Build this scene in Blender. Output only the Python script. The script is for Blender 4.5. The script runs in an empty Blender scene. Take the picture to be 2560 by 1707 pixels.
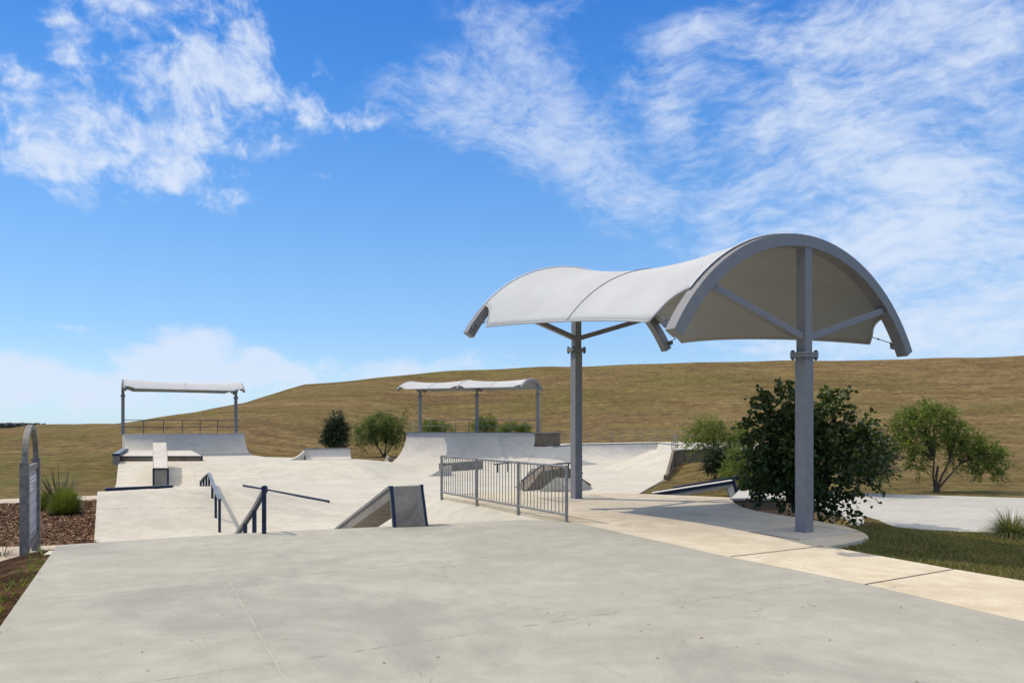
import bpy, bmesh, math, random
import numpy as np
from mathutils import Vector, Matrix
from mathutils.geometry import delaunay_2d_cdt
R = math.radians
scene = bpy.context.scene
C = scene.collection

# ------------------------------------------------------------------ camera, sky, sun, exposure
F, H, HY = 1780.0, 1.75, 1062.0
cam_d = bpy.data.cameras.new('camera'); cam = bpy.data.objects.new('camera', cam_d); C.objects.link(cam)
cam.location = (0, 0, H); cam.rotation_euler = (R(90), 0, 0)
cam_d.sensor_width = 36; cam_d.lens = 36 * F / 2560; cam_d.shift_y = (HY - 853.5) / 2560
cam_d.clip_end = 8000; cam_d.clip_start = .05
scene.camera = cam
scene.view_settings.view_transform = 'Standard'; scene.view_settings.look = 'None'
scene.view_settings.exposure = 0; scene.view_settings.gamma = 1

SHX, SHY = .708, -.177                       # shadow vector per metre of height
SUN_EL = math.atan(1 / math.hypot(SHX, SHY)); SUN_AZ = math.atan2(-SHX, -SHY)
sd = bpy.data.lights.new('sun', 'SUN'); sd.energy = 3.0; sd.angle = R(.5); sd.color = (1, .892, .735)
so = bpy.data.objects.new('sun', sd); C.objects.link(so)
so.rotation_euler = Vector((SHX, SHY, -1)).to_track_quat('-Z', 'Y').to_euler()

class NT:
    """small helper to write shader maths"""
    def __init__(s, nt): s.nt = nt; s.N = nt.nodes; s.L = nt.links
    def node(s, t, **k):
        n = s.N.new(t)
        for a, b in k.items(): setattr(n, a, b)
        return n
    def put(s, sock, v):
        if v is None: return
        if isinstance(v, bpy.types.NodeSocket): s.L.new(v, sock)
        else: sock.default_value = v
    def m(s, op, a, b=None, c=None, clamp=False):
        n = s.node('ShaderNodeMath', operation=op, use_clamp=clamp)
        s.put(n.inputs[0], a); s.put(n.inputs[1], b); s.put(n.inputs[2], c); return n.outputs[0]
    def vm(s, op, a, b=None):
        n = s.node('ShaderNodeVectorMath', operation=op); s.put(n.inputs[0], a); s.put(n.inputs[1], b)
        return n.outputs['Value'] if op in ('DOT_PRODUCT', 'LENGTH') else n.outputs[0]
    def mix(s, f, a, b, mode='MIX'):
        n = s.node('ShaderNodeMix', data_type='RGBA', blend_type=mode)
        s.put(n.inputs[0], f); s.put(n.inputs[6], a); s.put(n.inputs[7], b); return n.outputs[2]
    def rng(s, v, a, b, c=0., d=1., t='SMOOTHSTEP'):
        n = s.node('ShaderNodeMapRange', interpolation_type=t)
        for i, x in enumerate((v, a, b, c, d)): s.put(n.inputs[i], x)
        return n.outputs[0]
    def noise(s, vec, scale, detail=4., rough=.55, dist=0., lac=2.):
        n = s.node('ShaderNodeTexNoise'); s.put(n.inputs['Vector'], vec)
        n.inputs['Scale'].default_value = scale; n.inputs['Detail'].default_value = detail
        n.inputs['Roughness'].default_value = rough; n.inputs['Distortion'].default_value = dist
        n.inputs['Lacunarity'].default_value = lac
        return n.outputs[0]
    def sep(s, v):
        n = s.node('ShaderNodeSeparateXYZ'); s.put(n.inputs[0], v); return n.outputs
    def comb(s, x, y, z):
        n = s.node('ShaderNodeCombineXYZ'); s.put(n.inputs[0], x); s.put(n.inputs[1], y); s.put(n.inputs[2], z); return n.outputs[0]
    def add(s, *a):
        r = a[0]
        for b in a[1:]: r = s.m('ADD', r, b)
        return r

world = bpy.data.worlds.new('World'); scene.world = world; world.use_nodes = True
def build_sky():
    t = NT(world.node_tree); t.N.clear()
    sky = t.node('ShaderNodeTexSky', sky_type='NISHITA')
    sky.sun_disc = False; sky.sun_elevation = SUN_EL; sky.sun_rotation = SUN_AZ
    sky.air_density = 1.0; sky.dust_density = .3; sky.ozone_density = 3.0; sky.altitude = 200
    co = t.node('ShaderNodeTexCoord').outputs['Generated']
    x, y, z = t.sep(co)
    az = t.m('ARCTAN2', x, y); el = t.m('ARCSINE', z)
    # a dome seen in perspective: clouds foreshorten towards the horizon
    den = t.m('ADD', t.m('MAXIMUM', z, 0.), .12)
    pl = t.comb(t.m('DIVIDE', x, den), t.m('DIVIDE', y, den), 0.)
    def gauss(px, py, rx, ry, rot, amp):
        a0 = math.atan((px - 1280) / F); e0 = math.atan((HY - py) / F * math.cos(a0))
        k = math.cos(a0)
        dx = t.m('SUBTRACT', az, a0); dy = t.m('SUBTRACT', el, e0)
        c, s_ = math.cos(R(rot)), math.sin(R(rot))
        u = t.m('ADD', t.m('MULTIPLY', dx, c / (rx / F * k)), t.m('MULTIPLY', dy, s_ / (rx / F * k)))
        v = t.m('ADD', t.m('MULTIPLY', dx, -s_ / (ry / F * k)), t.m('MULTIPLY', dy, c / (ry / F * k)))
        q = t.m('ADD', t.m('MULTIPLY', u, u), t.m('MULTIPLY', v, v))
        return t.m('MULTIPLY', t.m('EXPONENT', t.m('MULTIPLY', q, -1.)), amp)
    # broken altocumulus (clumps) on the left
    cl = [(230,350,260,120,0,.52),(110,400,120,60,0,.3),(400,430,170,55,-12,.42),(480,330,200,90,0,.22),(200,250,170,80,20,.2),(330,140,150,65,-20,.42),(500,70,150,110,-50,.42),(620,90,70,80,0,.3),(500,190,180,70,-30,.35),(640,220,170,75,15,.42),(40,190,60,30,-12,.62),
          (165,60,55,32,0,.5),(150,125,50,28,0,.5),(920,300,60,38,0,.58),(810,290,60,26,-20,.5),(690,385,45,20,0,.42),(560,370,90,25,-10,.4),(600,330,60,22,0,.3),(270,5,60,20,0,.3),(790,437,38,12,-8,.4),(720,250,80,30,-10,.45),(350,10,60,20,0,.35)]
    m1 = t.add(*[gauss(*g) for g in cl])
    # torn fibrous cloud in the middle
    mi = [(1110,270,180,75,-10,.5),(1060,200,120,60,10,.28),(1330,330,190,100,-20,.62),(1480,410,170,80,-35,.62),(1290,130,110,60,50,.42),(1240,95,80,60,40,.4),(1180,20,110,30,0,.32),(1540,520,90,75,-60,.45),(1400,20,110,40,10,.36),(1400,200,90,80,0,.35),(1700,490,110,40,20,.25),(1670,610,60,25,0,.3)]
    m2 = t.add(*[gauss(*g) for g in mi])
    # wide thin veil on the right
    wi = [(2060,300,330,130,30,.52),(2330,200,330,150,30,.6),(1700,180,150,60,20,.42),(1780,70,190,60,15,.42),(2200,60,280,70,10,.55),(2450,500,330,230,30,.6),(2150,520,330,110,25,.55),(1850,330,210,70,30,.4),(2300,700,420,150,10,.55),(2520,760,300,160,0,.4),(1980,640,250,90,15,.4),(1640,260,120,160,0,.3),(1760,520,170,70,20,.3),(1950,160,200,90,20,.35),
          (2050,860,300,70,0,.4),(2300,850,420,70,0,.4),(2480,90,90,40,20,.5)]
    m3 = t.add(*[gauss(*g) for g in wi])
    # low puffs and bank above the horizon
    lo = [(460,870,105,50,0,.85),(520,840,70,30,0,.4),(660,885,50,24,0,.7),(420,920,140,40,0,.5),(600,930,180,40,0,.5),(190,822,60,16,-8,.35),(1000,920,300,30,0,.28),(60,910,150,45,-12,.55),(1150,900,250,30,5,.25),(100,960,220,40,0,.4),(850,960,400,40,0,.35),(300,1000,500,50,0,.5),(1500,960,400,60,0,.3),(1900,870,120,18,0,.35)]
    m4 = t.add(*[gauss(*g) for g in lo])
    ang = t.comb(az, el, 0.)
    w1 = t.node('ShaderNodeTexNoise'); t.put(w1.inputs[0], ang); w1.inputs['Scale'].default_value = 7.; w1.inputs['Detail'].default_value = 4.
    wv = t.vm('MULTIPLY', t.vm('SUBTRACT', w1.outputs[1], (.5, .5, .5)), (.10, .07, 0))
    an = t.vm('ADD', ang, wv)
    clump = t.noise(t.vm('MULTIPLY', an, (1., 1.45, 1.)), 15., 8., .56)
    finec = t.noise(an, 60., 5., .6)
    a1 = t.rng(t.add(t.m('MULTIPLY', m1, .95), t.m('MULTIPLY', t.m('SUBTRACT', clump, .5), 2.6), t.m('MULTIPLY', t.m('SUBTRACT', finec, .5), .9)), .16, 1.02)
    a1 = t.m('MULTIPLY', t.m('MULTIPLY', a1, t.rng(m1, .03, .22)), t.rng(t.m('ADD', t.m('MULTIPLY', finec, .6), t.m('MULTIPLY', t.noise(an, 27., 5., .6), .6)), .45, .75, .72, 1.12))
    def fib(rot, sx, sy, sc, off=0.):
        mp = t.node('ShaderNodeMapping'); t.put(mp.inputs[0], an); mp.inputs['Location'].default_value = (off, off, 0); mp.inputs['Rotation'].default_value = (0, 0, R(rot)); mp.inputs['Scale'].default_value = (sx, sy, 1)
        return t.noise(mp.outputs[0], sc, 9., .6)
    f1 = fib(35, 1., 1.5, 11.); f1b = fib(35, 1., 2.2, 45., 2.)
    a2 = t.rng(t.add(t.m('MULTIPLY', m2, .9), t.m('MULTIPLY', t.m('SUBTRACT', f1, .5), 2.1), t.m('MULTIPLY', t.m('SUBTRACT', f1b, .5), 1.)), .0, 1.25)
    a2 = t.m('MULTIPLY', a2, t.rng(m2, .03, .35))
    f2 = fib(-28, 1., 2.1, 9., 5.); f2b = fib(-28, 1., 2.6, 36., 1.)
    a3 = t.rng(t.add(t.m('MULTIPLY', m3, .75), t.m('MULTIPLY', t.m('SUBTRACT', f2, .5), 2.6), t.m('MULTIPLY', t.m('SUBTRACT', f2b, .5), 1.2)), -.1, 1.35)
    a3 = t.m('MULTIPLY', a3, t.rng(m3, .03, .45))
    n3 = t.noise(t.vm('MULTIPLY', an, (1., 1.4, 1.)), 17., 9., .6)
    a4 = t.rng(t.add(t.m('MULTIPLY', m4, .9), t.m('MULTIPLY', t.m('SUBTRACT', n3, .5), 1.7)), .15, .75)
    a4 = t.m('MULTIPLY', t.m('MULTIPLY', a4, .8), t.rng(m4, .03, .3))
    # broken bright cloud added overhead, out of view, to lift the ambient light
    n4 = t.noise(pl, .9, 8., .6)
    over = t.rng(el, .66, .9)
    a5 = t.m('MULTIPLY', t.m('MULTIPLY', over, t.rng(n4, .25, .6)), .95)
    one = lambda a: t.m('SUBTRACT', 1., a)
    cov = one(t.m('MULTIPLY', t.m('MULTIPLY', one(t.m('MULTIPLY', a1, .80)), one(t.m('MULTIPLY', a2, .70))), t.m('MULTIPLY', one(t.m('MULTIPLY', a3, .86)), one(a4))))
    hs = t.node('ShaderNodeHueSaturation'); t.put(hs.inputs['Color'], sky.outputs[0])
    hs.inputs['Saturation'].default_value = SKY_SAT; hs.inputs['Value'].default_value = 1.0
    base = t.mix(1., hs.outputs[0], SKY_TINT, 'MULTIPLY')
    cr = t.node('ShaderNodeValToRGB'); t.put(cr.inputs[0], t.m('DIVIDE', el, .75, clamp=True)); E = cr.color_ramp.elements
    stops = [(0., (.58, .75, .95)), (.08, (.50, .70, .945)), (.17, (.36, .60, .93)), (.37, (.20, .45, .89)), (.60, (.07, .285, .80)), (.80, (.035, .19, .70)), (1., (.03, .15, .6))]
    while len(E) < len(stops): E.new(.5)
    for e_, (p_, c_) in zip(E, stops): e_.position = p_; e_.color = (*c_, 1)
    grad = t.mix(1., cr.outputs[0], (9.1, 9.1, 9.1, 1), 'MULTIPLY'); base = t.mix(.72, base, grad)
    col = t.mix(cov, base, CLOUD_COL); col = t.mix(a5, col, FILL_CLOUD_COL)
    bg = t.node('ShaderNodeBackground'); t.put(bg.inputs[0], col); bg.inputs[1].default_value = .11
    out = t.node('ShaderNodeOutputWorld'); t.L.new(bg.outputs[0], out.inputs[0])
SKY_SAT = 1.22; SKY_TINT = (.95, 1.28, 1.5, 1); SKY_HAZE = .8; SKY_HCOL = (4.7, 6.4, 8.4, 1); CLOUD_COL = (6.6, 7.4, 8.8, 1); FILL_CLOUD_COL = (20., 18.8, 16.4, 1)
build_sky()

# ------------------------------------------------------------------ helpers
def P(px, py, Y): return Vector(((px - 1280) * Y / F, Y, H - (py - HY) * Y / F))
def G(px, py, z=0.): return P(px, py, F * (H - z) / (py - HY))
def link(o, parent=None):
    C.objects.link(o)
    if parent is not None: o.parent = parent
    return o
def tag(o, label=None, cat=None, group=None, kind=None):
    if label: o['label'] = label
    if cat: o['category'] = cat
    if group: o['group'] = group
    if kind: o['kind'] = kind
    return o
def thing(name, label, cat, loc=(0, 0, 0), group=None):
    o = bpy.data.objects.new(name, None); o.location = loc; o.empty_display_size = .2; link(o)
    return tag(o, label, cat, group)
def worigin(o):
    v = Vector((0, 0, 0))
    while o is not None: v = v + o.location; o = o.parent
    return v
class MB:
    """collects shapes (world coordinates) and links them as one mesh object"""
    def __init__(s): s.v = []; s.f = []; s.sm = []
    def raw(s, v, f, smooth=False):
        n = len(s.v); s.v += [tuple(p) for p in v]; s.f += [tuple(i + n for i in q) for q in f]; s.sm += [smooth] * len(f); return s
    def hexa(s, b, t):                                   # b, t: four corners each, same winding (ccw from above)
        return s.raw(list(b) + list(t), [(3, 2, 1, 0), (4, 5, 6, 7), (0, 1, 5, 4), (1, 2, 6, 5), (2, 3, 7, 6), (3, 0, 4, 7)])
    def box(s, c, size, dx=(1, 0, 0), up=(0, 0, 1)):
        c = Vector(c); X = Vector(dx).normalized(); Z = Vector(up).normalized(); Y = Z.cross(X).normalized(); Z = X.cross(Y)
        a, b, d = [k / 2 for k in size]
        q = lambda i, j, k: c + X * a * i + Y * b * j + Z * d * k
        return s.hexa([q(-1, -1, -1), q(1, -1, -1), q(1, 1, -1), q(-1, 1, -1)], [q(-1, -1, 1), q(1, -1, 1), q(1, 1, 1), q(-1, 1, 1)])
    def beam(s, p, q, w, h, up=(0, 0, 1)):               # box from p to q
        p = Vector(p); q = Vector(q); d = q - p
        return s.box((p + q) / 2, (d.length, w, h), d, up)
    def tube(s, pts, r, n=8, caps=True, smooth=True):
        pts = [Vector(p) for p in pts]; m = len(pts); rr = r if isinstance(r, (list, tuple)) else [r] * m
        v = []; f = []; ref = None
        for i, p in enumerate(pts):
            d = (pts[min(i + 1, m - 1)] - pts[max(i - 1, 0)])
            d = d.normalized() if d.length > 1e-9 else Vector((0, 0, 1))
            if ref is None: ref = Vector((0, 0, 1)) if abs(d.z) < .9 else Vector((1, 0, 0))
            a = d.cross(ref); a = a.normalized() if a.length > 1e-6 else Vector((1, 0, 0)); b = d.cross(a); ref = -b if abs(d.z) > .9 else ref
            for k in range(n):
                t = 2 * math.pi * k / n; v.append(p + (a * math.cos(t) + b * math.sin(t)) * rr[i])
        for i in range(m - 1):
            for k in range(n):
                f.append((i * n + k, i * n + (k + 1) % n, (i + 1) * n + (k + 1) % n, (i + 1) * n + k))
        s.raw(v, f, smooth)
        if caps: s.raw(v[:n], [tuple(range(n))]); s.raw(v[-n:], [tuple(range(n))[::-1]])
        return s
    def sphere(s, c, r, n=10, m=6):
        c = Vector(c); v = []; f = []
        for i in range(m + 1):
            a = math.pi * i / m
            for k in range(n):
                b = 2 * math.pi * k / n; v.append(c + Vector((math.sin(a) * math.cos(b), math.sin(a) * math.sin(b), math.cos(a))) * r)
        for i in range(m):
            for k in range(n): f.append((i * n + k, (i + 1) * n + k, (i + 1) * n + (k + 1) % n, i * n + (k + 1) % n))
        return s.raw(v, f, True)
    def prism(s, poly, d):                                # polygon (3D pts) extruded by vector d
        n = len(poly); d = Vector(d); poly = [Vector(p) for p in poly]
        v = poly + [p + d for p in poly]
        return s.raw(v, [tuple(range(n))[::-1], tuple(range(n, 2 * n))] + [(i, (i + 1) % n, n + (i + 1) % n, n + i) for i in range(n)])
    def build(s, name, mat, parent=None, bevel=0, origin=None):
        o0 = Vector((0, 0, 0))
        if parent is not None: o0 = worigin(parent)
        elif origin is not None: o0 = Vector(origin)
        me = bpy.data.meshes.new(name); me.from_pydata([tuple(Vector(p) - o0) for p in s.v], [], s.f)
        me.polygons.foreach_set('use_smooth', s.sm); me.materials.append(mat)
        bm = bmesh.new(); bm.from_mesh(me); bmesh.ops.recalc_face_normals(bm, faces=bm.faces); bm.to_mesh(me); bm.free()
        me.update(); o = bpy.data.objects.new(name, me); link(o, parent)
        if parent is None: o.location = o0
        if bevel:
            b = o.modifiers.new('bevel', 'BEVEL'); b.width = bevel; b.segments = 2; b.limit_method = 'ANGLE'; b.angle_limit = R(40)
        return o
def npmesh(name, V, Fq, mat, parent=None, smooth=False):
    """fast mesh from numpy: V (n,3), Fq (m,k)"""
    o0 = np.array(worigin(parent)) if parent is not None else np.zeros(3)
    me = bpy.data.meshes.new(name); V = np.asarray(V, dtype=np.float32) - o0.astype(np.float32)
    m, k = Fq.shape
    me.vertices.add(len(V)); me.vertices.foreach_set('co', V.ravel())
    me.loops.add(m * k); me.loops.foreach_set('vertex_index', Fq.astype(np.int32).ravel())
    me.polygons.add(m); me.polygons.foreach_set('loop_start', np.arange(0, m * k, k, dtype=np.int32))
    me.update(calc_edges=True); me.polygons.foreach_set('use_smooth', [smooth] * m)
    me.materials.append(mat); me.validate()
    o = bpy.data.objects.new(name, me); return link(o, parent)

def inpoly(pts, poly):
    x = pts[:, 0]; y = pts[:, 1]; r = np.zeros(len(pts), bool); n = len(poly)
    for i in range(n):
        x1, y1 = poly[i][:2]; x2, y2 = poly[(i + 1) % n][:2]
        c = ((y1 > y) != (y2 > y))
        with np.errstate(divide='ignore', invalid='ignore'):
            r ^= c & (x < (x2 - x1) * (y - y1) / (y2 - y1 + 1e-12) + x1)
    return r
def dpoly(pts, poly, closed=True):
    d = np.full(len(pts), 1e9); n = len(poly)
    for i in range(n if closed else n - 1):
        a = np.array(poly[i][:2], float); b = np.array(poly[(i + 1) % n][:2], float); ab = b - a
        t = np.clip(((pts - a) @ ab) / (ab @ ab + 1e-12), 0, 1)
        d = np.minimum(d, np.hypot(*(pts - a - t[:, None] * ab).T))
    return d
def sm(x, a, b):
    t = np.clip((x - a) / (b - a), 0, 1); return t * t * (3 - 2 * t)
def resample(poly, step, closed=True):
    out = []; n = len(poly)
    for i in range(n if closed else n - 1):
        a = poly[i]; b = poly[(i + 1) % n]; L = math.hypot(b[0] - a[0], b[1] - a[1]); k = max(1, int(round(L / step)))
        for j in range(k): out.append((a[0] + (b[0] - a[0]) * j / k, a[1] + (b[1] - a[1]) * j / k))
    if not closed: out.append(tuple(poly[-1][:2]))
    return out
def sheet(name, poly, zf, mat, grid=.5, holes=(), skirt=0., extra=None, step=None, smooth=True):
    """heightfield over a polygon: constrained triangulation, real side faces (skirt)"""
    step = step or grid; B = resample(poly, step); pts = list(B); edges = [(i, (i + 1) % len(B)) for i in range(len(B))]
    for h in holes:
        hb = resample(h, step); o = len(pts); pts += hb; edges += [(o + i, o + (i + 1) % len(hb)) for i in range(len(hb))]
    xs = [p[0] for p in poly]; ys = [p[1] for p in poly]
    if extra is None:
        gx = np.arange(min(xs), max(xs), grid); gy = np.arange(min(ys), max(ys), grid * .87)
        XX, YY = np.meshgrid(gx, gy); XX[1::2] += grid / 2; extra = np.stack([XX.ravel(), YY.ravel()], 1)
    k = inpoly(extra, poly) & (dpoly(extra, poly) > .35 * grid)
    for h in holes: k &= ~inpoly(extra, h) & (dpoly(extra, h) > .3 * grid)
    pts += [tuple(p) for p in extra[k]]
    vs, es, fs, *_ = delaunay_2d_cdt([Vector(p) for p in pts], edges, [], 0, 1e-5)
    V = np.array([(v.x, v.y) for v in vs]); T = np.array([f for f in fs if len(f) == 3])
    cen = V[T].mean(1); keep = inpoly(cen, poly)
    for h in holes: keep &= ~inpoly(cen, h)
    T = T[keep]; a = V[T]; area = (a[:, 1, 0] - a[:, 0, 0]) * (a[:, 2, 1] - a[:, 0, 1]) - (a[:, 2, 0] - a[:, 0, 0]) * (a[:, 1, 1] - a[:, 0, 1])
    T[area < 0] = T[area < 0][:, ::-1]
    Z = zf(V); v3 = np.column_stack([V, Z])
    me = bpy.data.meshes.new(name); verts = [tuple(p) for p in v3]; faces = [tuple(int(i) for i in t) for t in T]; smf = [smooth] * len(faces)
    if skirt:
        Bn = np.array(B); zb = zf(Bn); n = len(B); o = len(verts)
        verts += [(Bn[i][0], Bn[i][1], zb[i]) for i in range(n)] + [(Bn[i][0], Bn[i][1], zb[i] - skirt) for i in range(n)]
        for i in range(n): faces.append((o + i, o + n + i, o + n + (i + 1) % n, o + (i + 1) % n)); smf.append(False)
    me.from_pydata(verts, [], faces); me.polygons.foreach_set('use_smooth', smf); me.materials.append(mat); me.update()
    o = bpy.data.objects.new(name, me); return link(o)
def structure(o): o['kind'] = 'structure'; return o

# ------------------------------------------------------------------ materials
def newmat(name):
    m = bpy.data.materials.new(name); m.use_nodes = True; t = NT(m.node_tree)
    b = t.N['Principled BSDF']; b.inputs['Specular IOR Level'].default_value = .3; return m, t, b
def pos(t): return t.node('ShaderNodeNewGeometry').outputs['Position']
def bump(t, b, h, s, d=.02):
    n = t.node('ShaderNodeBump'); n.inputs['Strength'].default_value = s; n.inputs['Distance'].default_value = d
    t.put(n.inputs['Height'], h); t.L.new(n.outputs[0], b.inputs['Normal'])
U2, V2 = (-.461, .887), (.887, .461)
def concrete(name, ca, cb, stain=None, blot=.6, jr=(), js=(), jcol=None, rough=.85, streak=None, speck=0., jw=.012, stscale=.5, fine=.5):
    m, t, b = newmat(name); p = pos(t)
    n1 = t.noise(p, .55, 6., .62, .6); n2 = t.noise(p, 3.2, 5., .6); n3 = t.noise(p, 34., 3., .6)
    if streak:
        mp = t.node('ShaderNodeMapping'); t.put(mp.inputs[0], p); mp.inputs['Rotation'].default_value = (0, 0, R(streak[0])); mp.inputs['Scale'].default_value = (streak[1], streak[2], 1)
        n1 = t.m('ADD', t.m('MULTIPLY', n1, .5), t.m('MULTIPLY', t.noise(mp.outputs[0], 1., 5., .6, .5), .5))
    f = t.rng(t.add(t.m('MULTIPLY', n1, blot), t.m('MULTIPLY', n2, .35)), .5 * (blot + .35) - .13, .5 * (blot + .35) + .15)
    col = t.mix(f, ca, cb)
    if stain:
        ns = t.noise(t.vm('ADD', p, (7, 3, 0)), stscale, 7., .65, 1.2)
        col = t.mix(t.m('MULTIPLY', t.rng(ns, .5, .68), stain[1]), col, stain[0])
    col = t.mix(t.m('MULTIPLY', t.rng(n3, .25, .75, -1., 1.), 0.0), col, col)
    g = t.rng(n3, .2, .8, 1 - .09 * fine * 2, 1 + .07 * fine * 2, 'LINEAR')
    col = t.mix(1., col, t.comb(g, g, g), 'MULTIPLY')
    if speck:
        vc = t.node('ShaderNodeTexVoronoi', feature='DISTANCE_TO_EDGE'); wv = t.vm('ADD', p, t.vm('MULTIPLY', t.comb(t.noise(p, 3., 4.), t.noise(t.vm('ADD', p, (5, 5, 0)), 3., 4.), 0.), (.9, .9, 0)))
        t.put(vc.inputs['Vector'], wv); vc.inputs['Scale'].default_value = .33
        ck = t.m('MULTIPLY', t.rng(vc.outputs[0], .0, .0035, 1., 0.), t.rng(t.noise(p, .8, 3.), .52, .58)); col = t.mix(t.m('MULTIPLY', ck, .5), col, (.14, .13, .11, 1))
        sc_ = t.node('ShaderNodeMapping'); t.put(sc_.inputs[0], p); sc_.inputs['Rotation'].default_value = (0, 0, R(20)); sc_.inputs['Scale'].default_value = (.5, 9., 1)
        sf = t.m('MULTIPLY', t.rng(t.noise(sc_.outputs[0], 2.2, 6., .7), .60, .72), t.rng(t.noise(p, .5, 3.), .45, .6)); col = t.mix(t.m('MULTIPLY', sf, .22), col, (.16, .15, .13, 1))
        nv = t.node('ShaderNodeTexVoronoi'); t.put(nv.inputs['Vector'], p); nv.inputs['Scale'].default_value = 5.5
        sp = t.m('MULTIPLY', t.rng(nv.outputs['Distance'], .05, .09, 1., 0.), t.rng(t.noise(p, 2.2, 2.), .52, .6))
        col = t.mix(t.m('MULTIPLY', sp, speck), col, (.12, .115, .10, 1))
    hgt = t.add(t.m('MULTIPLY', n3, .5), t.m('MULTIPLY', n2, .3))
    if jr or js:
        wob = t.m('MULTIPLY', t.m('SUBTRACT', t.noise(p, 2.5, 4.), .5), .025)
        r = t.m('ADD', t.vm('DOT_PRODUCT', p, (V2[0], V2[1], 0)), wob); s = t.m('ADD', t.vm('DOT_PRODUCT', p, (U2[0], U2[1], 0)), wob)
        brk = t.rng(t.noise(p, 9., 3.), .38, .5); brk2 = t.rng(t.noise(p, 6., 3., .6), .5, .57)
        jm = None
        for lst, co, sc, bk in ((jr, r, 1., brk), (js, s, 1., brk2)):
            for q in lst:
                d = t.m('ABSOLUTE', t.m('SUBTRACT', co, q)); k = t.m('MULTIPLY', t.rng(d, jw * .35, jw, 1., 0.), bk)
                if lst is js: col = t.mix(t.m('MULTIPLY', k, .75), col, (.13, .12, .10, 1))
                else: jm = k if jm is None else t.m('MAXIMUM', jm, k)
                dirt = t.m('MULTIPLY', t.rng(d, .01, .07, .22, 0.), t.rng(t.noise(p, 5., 4.), .45, .6))
                col = t.mix(dirt, col, (.2, .19, .16, 1))
        col = t.mix(jm, col, jcol or (.15, .14, .12, 1)); hgt = t.m('SUBTRACT', hgt, t.m('MULTIPLY', jm, .6))
    t.put(b.inputs['Base Color'], col); b.inputs['Roughness'].default_value = rough
    bump(t, b, hgt, .35, .012); return m
def paint(name, c, rough=.45, wear=.15, metal=0., scale=6.):
    m, t, b = newmat(name); p = pos(t); n = t.noise(p, scale, 5., .6)
    k = t.rng(n, .35, .7, 1 - wear, 1 + wear * .5); t.put(b.inputs['Base Color'], t.mix(1., (*c, 1), t.comb(k, k, k), 'MULTIPLY'))
    t.put(b.inputs['Roughness'], t.rng(n, .3, .7, rough - .08, rough + .12)); b.inputs['Metallic'].default_value = metal
    bump(t, b, t.noise(p, 60., 2.), .06, .004); return m
M = {}
M['deck'] = concrete('deck_concrete', (.30, .288, .24, 1), (.385, .372, .312, 1), ((.235, .23, .205, 1), .65), jr=(-1.25, .87, 3.0, 5.01, 7.1), js=(2.4, 5.45, 8.5), jcol=(.37, .35, .29, 1), speck=.8, jw=.009, stscale=.32, streak=(-27, .35, 1.1))
M['bowl'] = concrete('bowl_concrete', (.42, .392, .322, 1), (.53, .498, .415, 1), ((.38, .365, .315, 1), .6), jr=(5., 9.5, 2.2), js=(21., 27.5, 33., 39.), speck=.4, jcol=(.44, .40, .33, 1), stscale=.28, streak=(-10, .3, 1.4), jw=.02)
M['tan'] = concrete('tan_path_concrete', (.49, .42, .30, 1), (.62, .55, .42, 1), ((.44, .34, .21, 1), .65), stscale=.8, streak=(-27, .8, .8), fine=.8, speck=.25)
M['walk'] = concrete('walkway_concrete', (.36, .35, .315, 1), (.45, .44, .395, 1), ((.34, .345, .34, 1), .5), streak=(-10, .25, 1.6))
M['ramp'] = concrete('ramp_concrete', (.45, .42, .365, 1), (.54, .51, .45, 1), ((.36, .35, .325, 1), .5), streak=(-5, .35, 1.5))
M['sidewalk'] = concrete('sidewalk_concrete', (.40, .33, .25, 1), (.50, .43, .33, 1), ((.42, .35, .26, 1), .4))
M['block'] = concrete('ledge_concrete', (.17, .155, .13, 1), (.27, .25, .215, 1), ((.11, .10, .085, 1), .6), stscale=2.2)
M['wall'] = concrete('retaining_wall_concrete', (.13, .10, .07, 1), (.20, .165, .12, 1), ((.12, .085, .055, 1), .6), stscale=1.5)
M['slab'] = concrete('footing_concrete', (.42, .37, .29, 1), (.50, .455, .37, 1), ((.34, .31, .26, 1), .5), stscale=1.)
M['steel'] = paint('grey_painted_steel', (.215, .213, .22), .42, .08)
M['darksteel'] = paint('dark_painted_steel', (.10, .105, .12), .45, .1)
M['galv'] = paint('galvanised_steel', (.30, .29, .27), .42, .22, .55, 14.)
M['rail'] = paint('far_railing_steel', (.22, .22, .21), .5, .15)
M['blue'] = paint('blue_painted_steel', (.009, .022, .060), .5, .5, .0, 12.)
M['bluetop'] = paint('worn_rail_steel', (.27, .28, .29), .36, .3, .5, 10.)
M['track'] = paint('white_track', (.75, .75, .75), .4, .05)
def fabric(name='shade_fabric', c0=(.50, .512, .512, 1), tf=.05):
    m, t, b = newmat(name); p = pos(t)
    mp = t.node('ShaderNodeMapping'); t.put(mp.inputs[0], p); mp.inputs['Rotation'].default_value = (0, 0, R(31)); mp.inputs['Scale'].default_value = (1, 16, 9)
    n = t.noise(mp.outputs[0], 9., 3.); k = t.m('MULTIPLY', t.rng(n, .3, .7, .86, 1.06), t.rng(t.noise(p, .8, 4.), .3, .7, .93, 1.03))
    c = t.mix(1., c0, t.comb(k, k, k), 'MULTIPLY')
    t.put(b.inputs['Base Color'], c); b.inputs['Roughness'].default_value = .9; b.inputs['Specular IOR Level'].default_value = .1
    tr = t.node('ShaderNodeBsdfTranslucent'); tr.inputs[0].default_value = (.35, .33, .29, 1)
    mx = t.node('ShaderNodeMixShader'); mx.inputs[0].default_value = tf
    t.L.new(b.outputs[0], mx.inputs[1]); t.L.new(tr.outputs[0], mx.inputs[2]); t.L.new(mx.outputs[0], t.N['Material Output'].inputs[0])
    bump(t, b, n, .15, .01); return m
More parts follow.
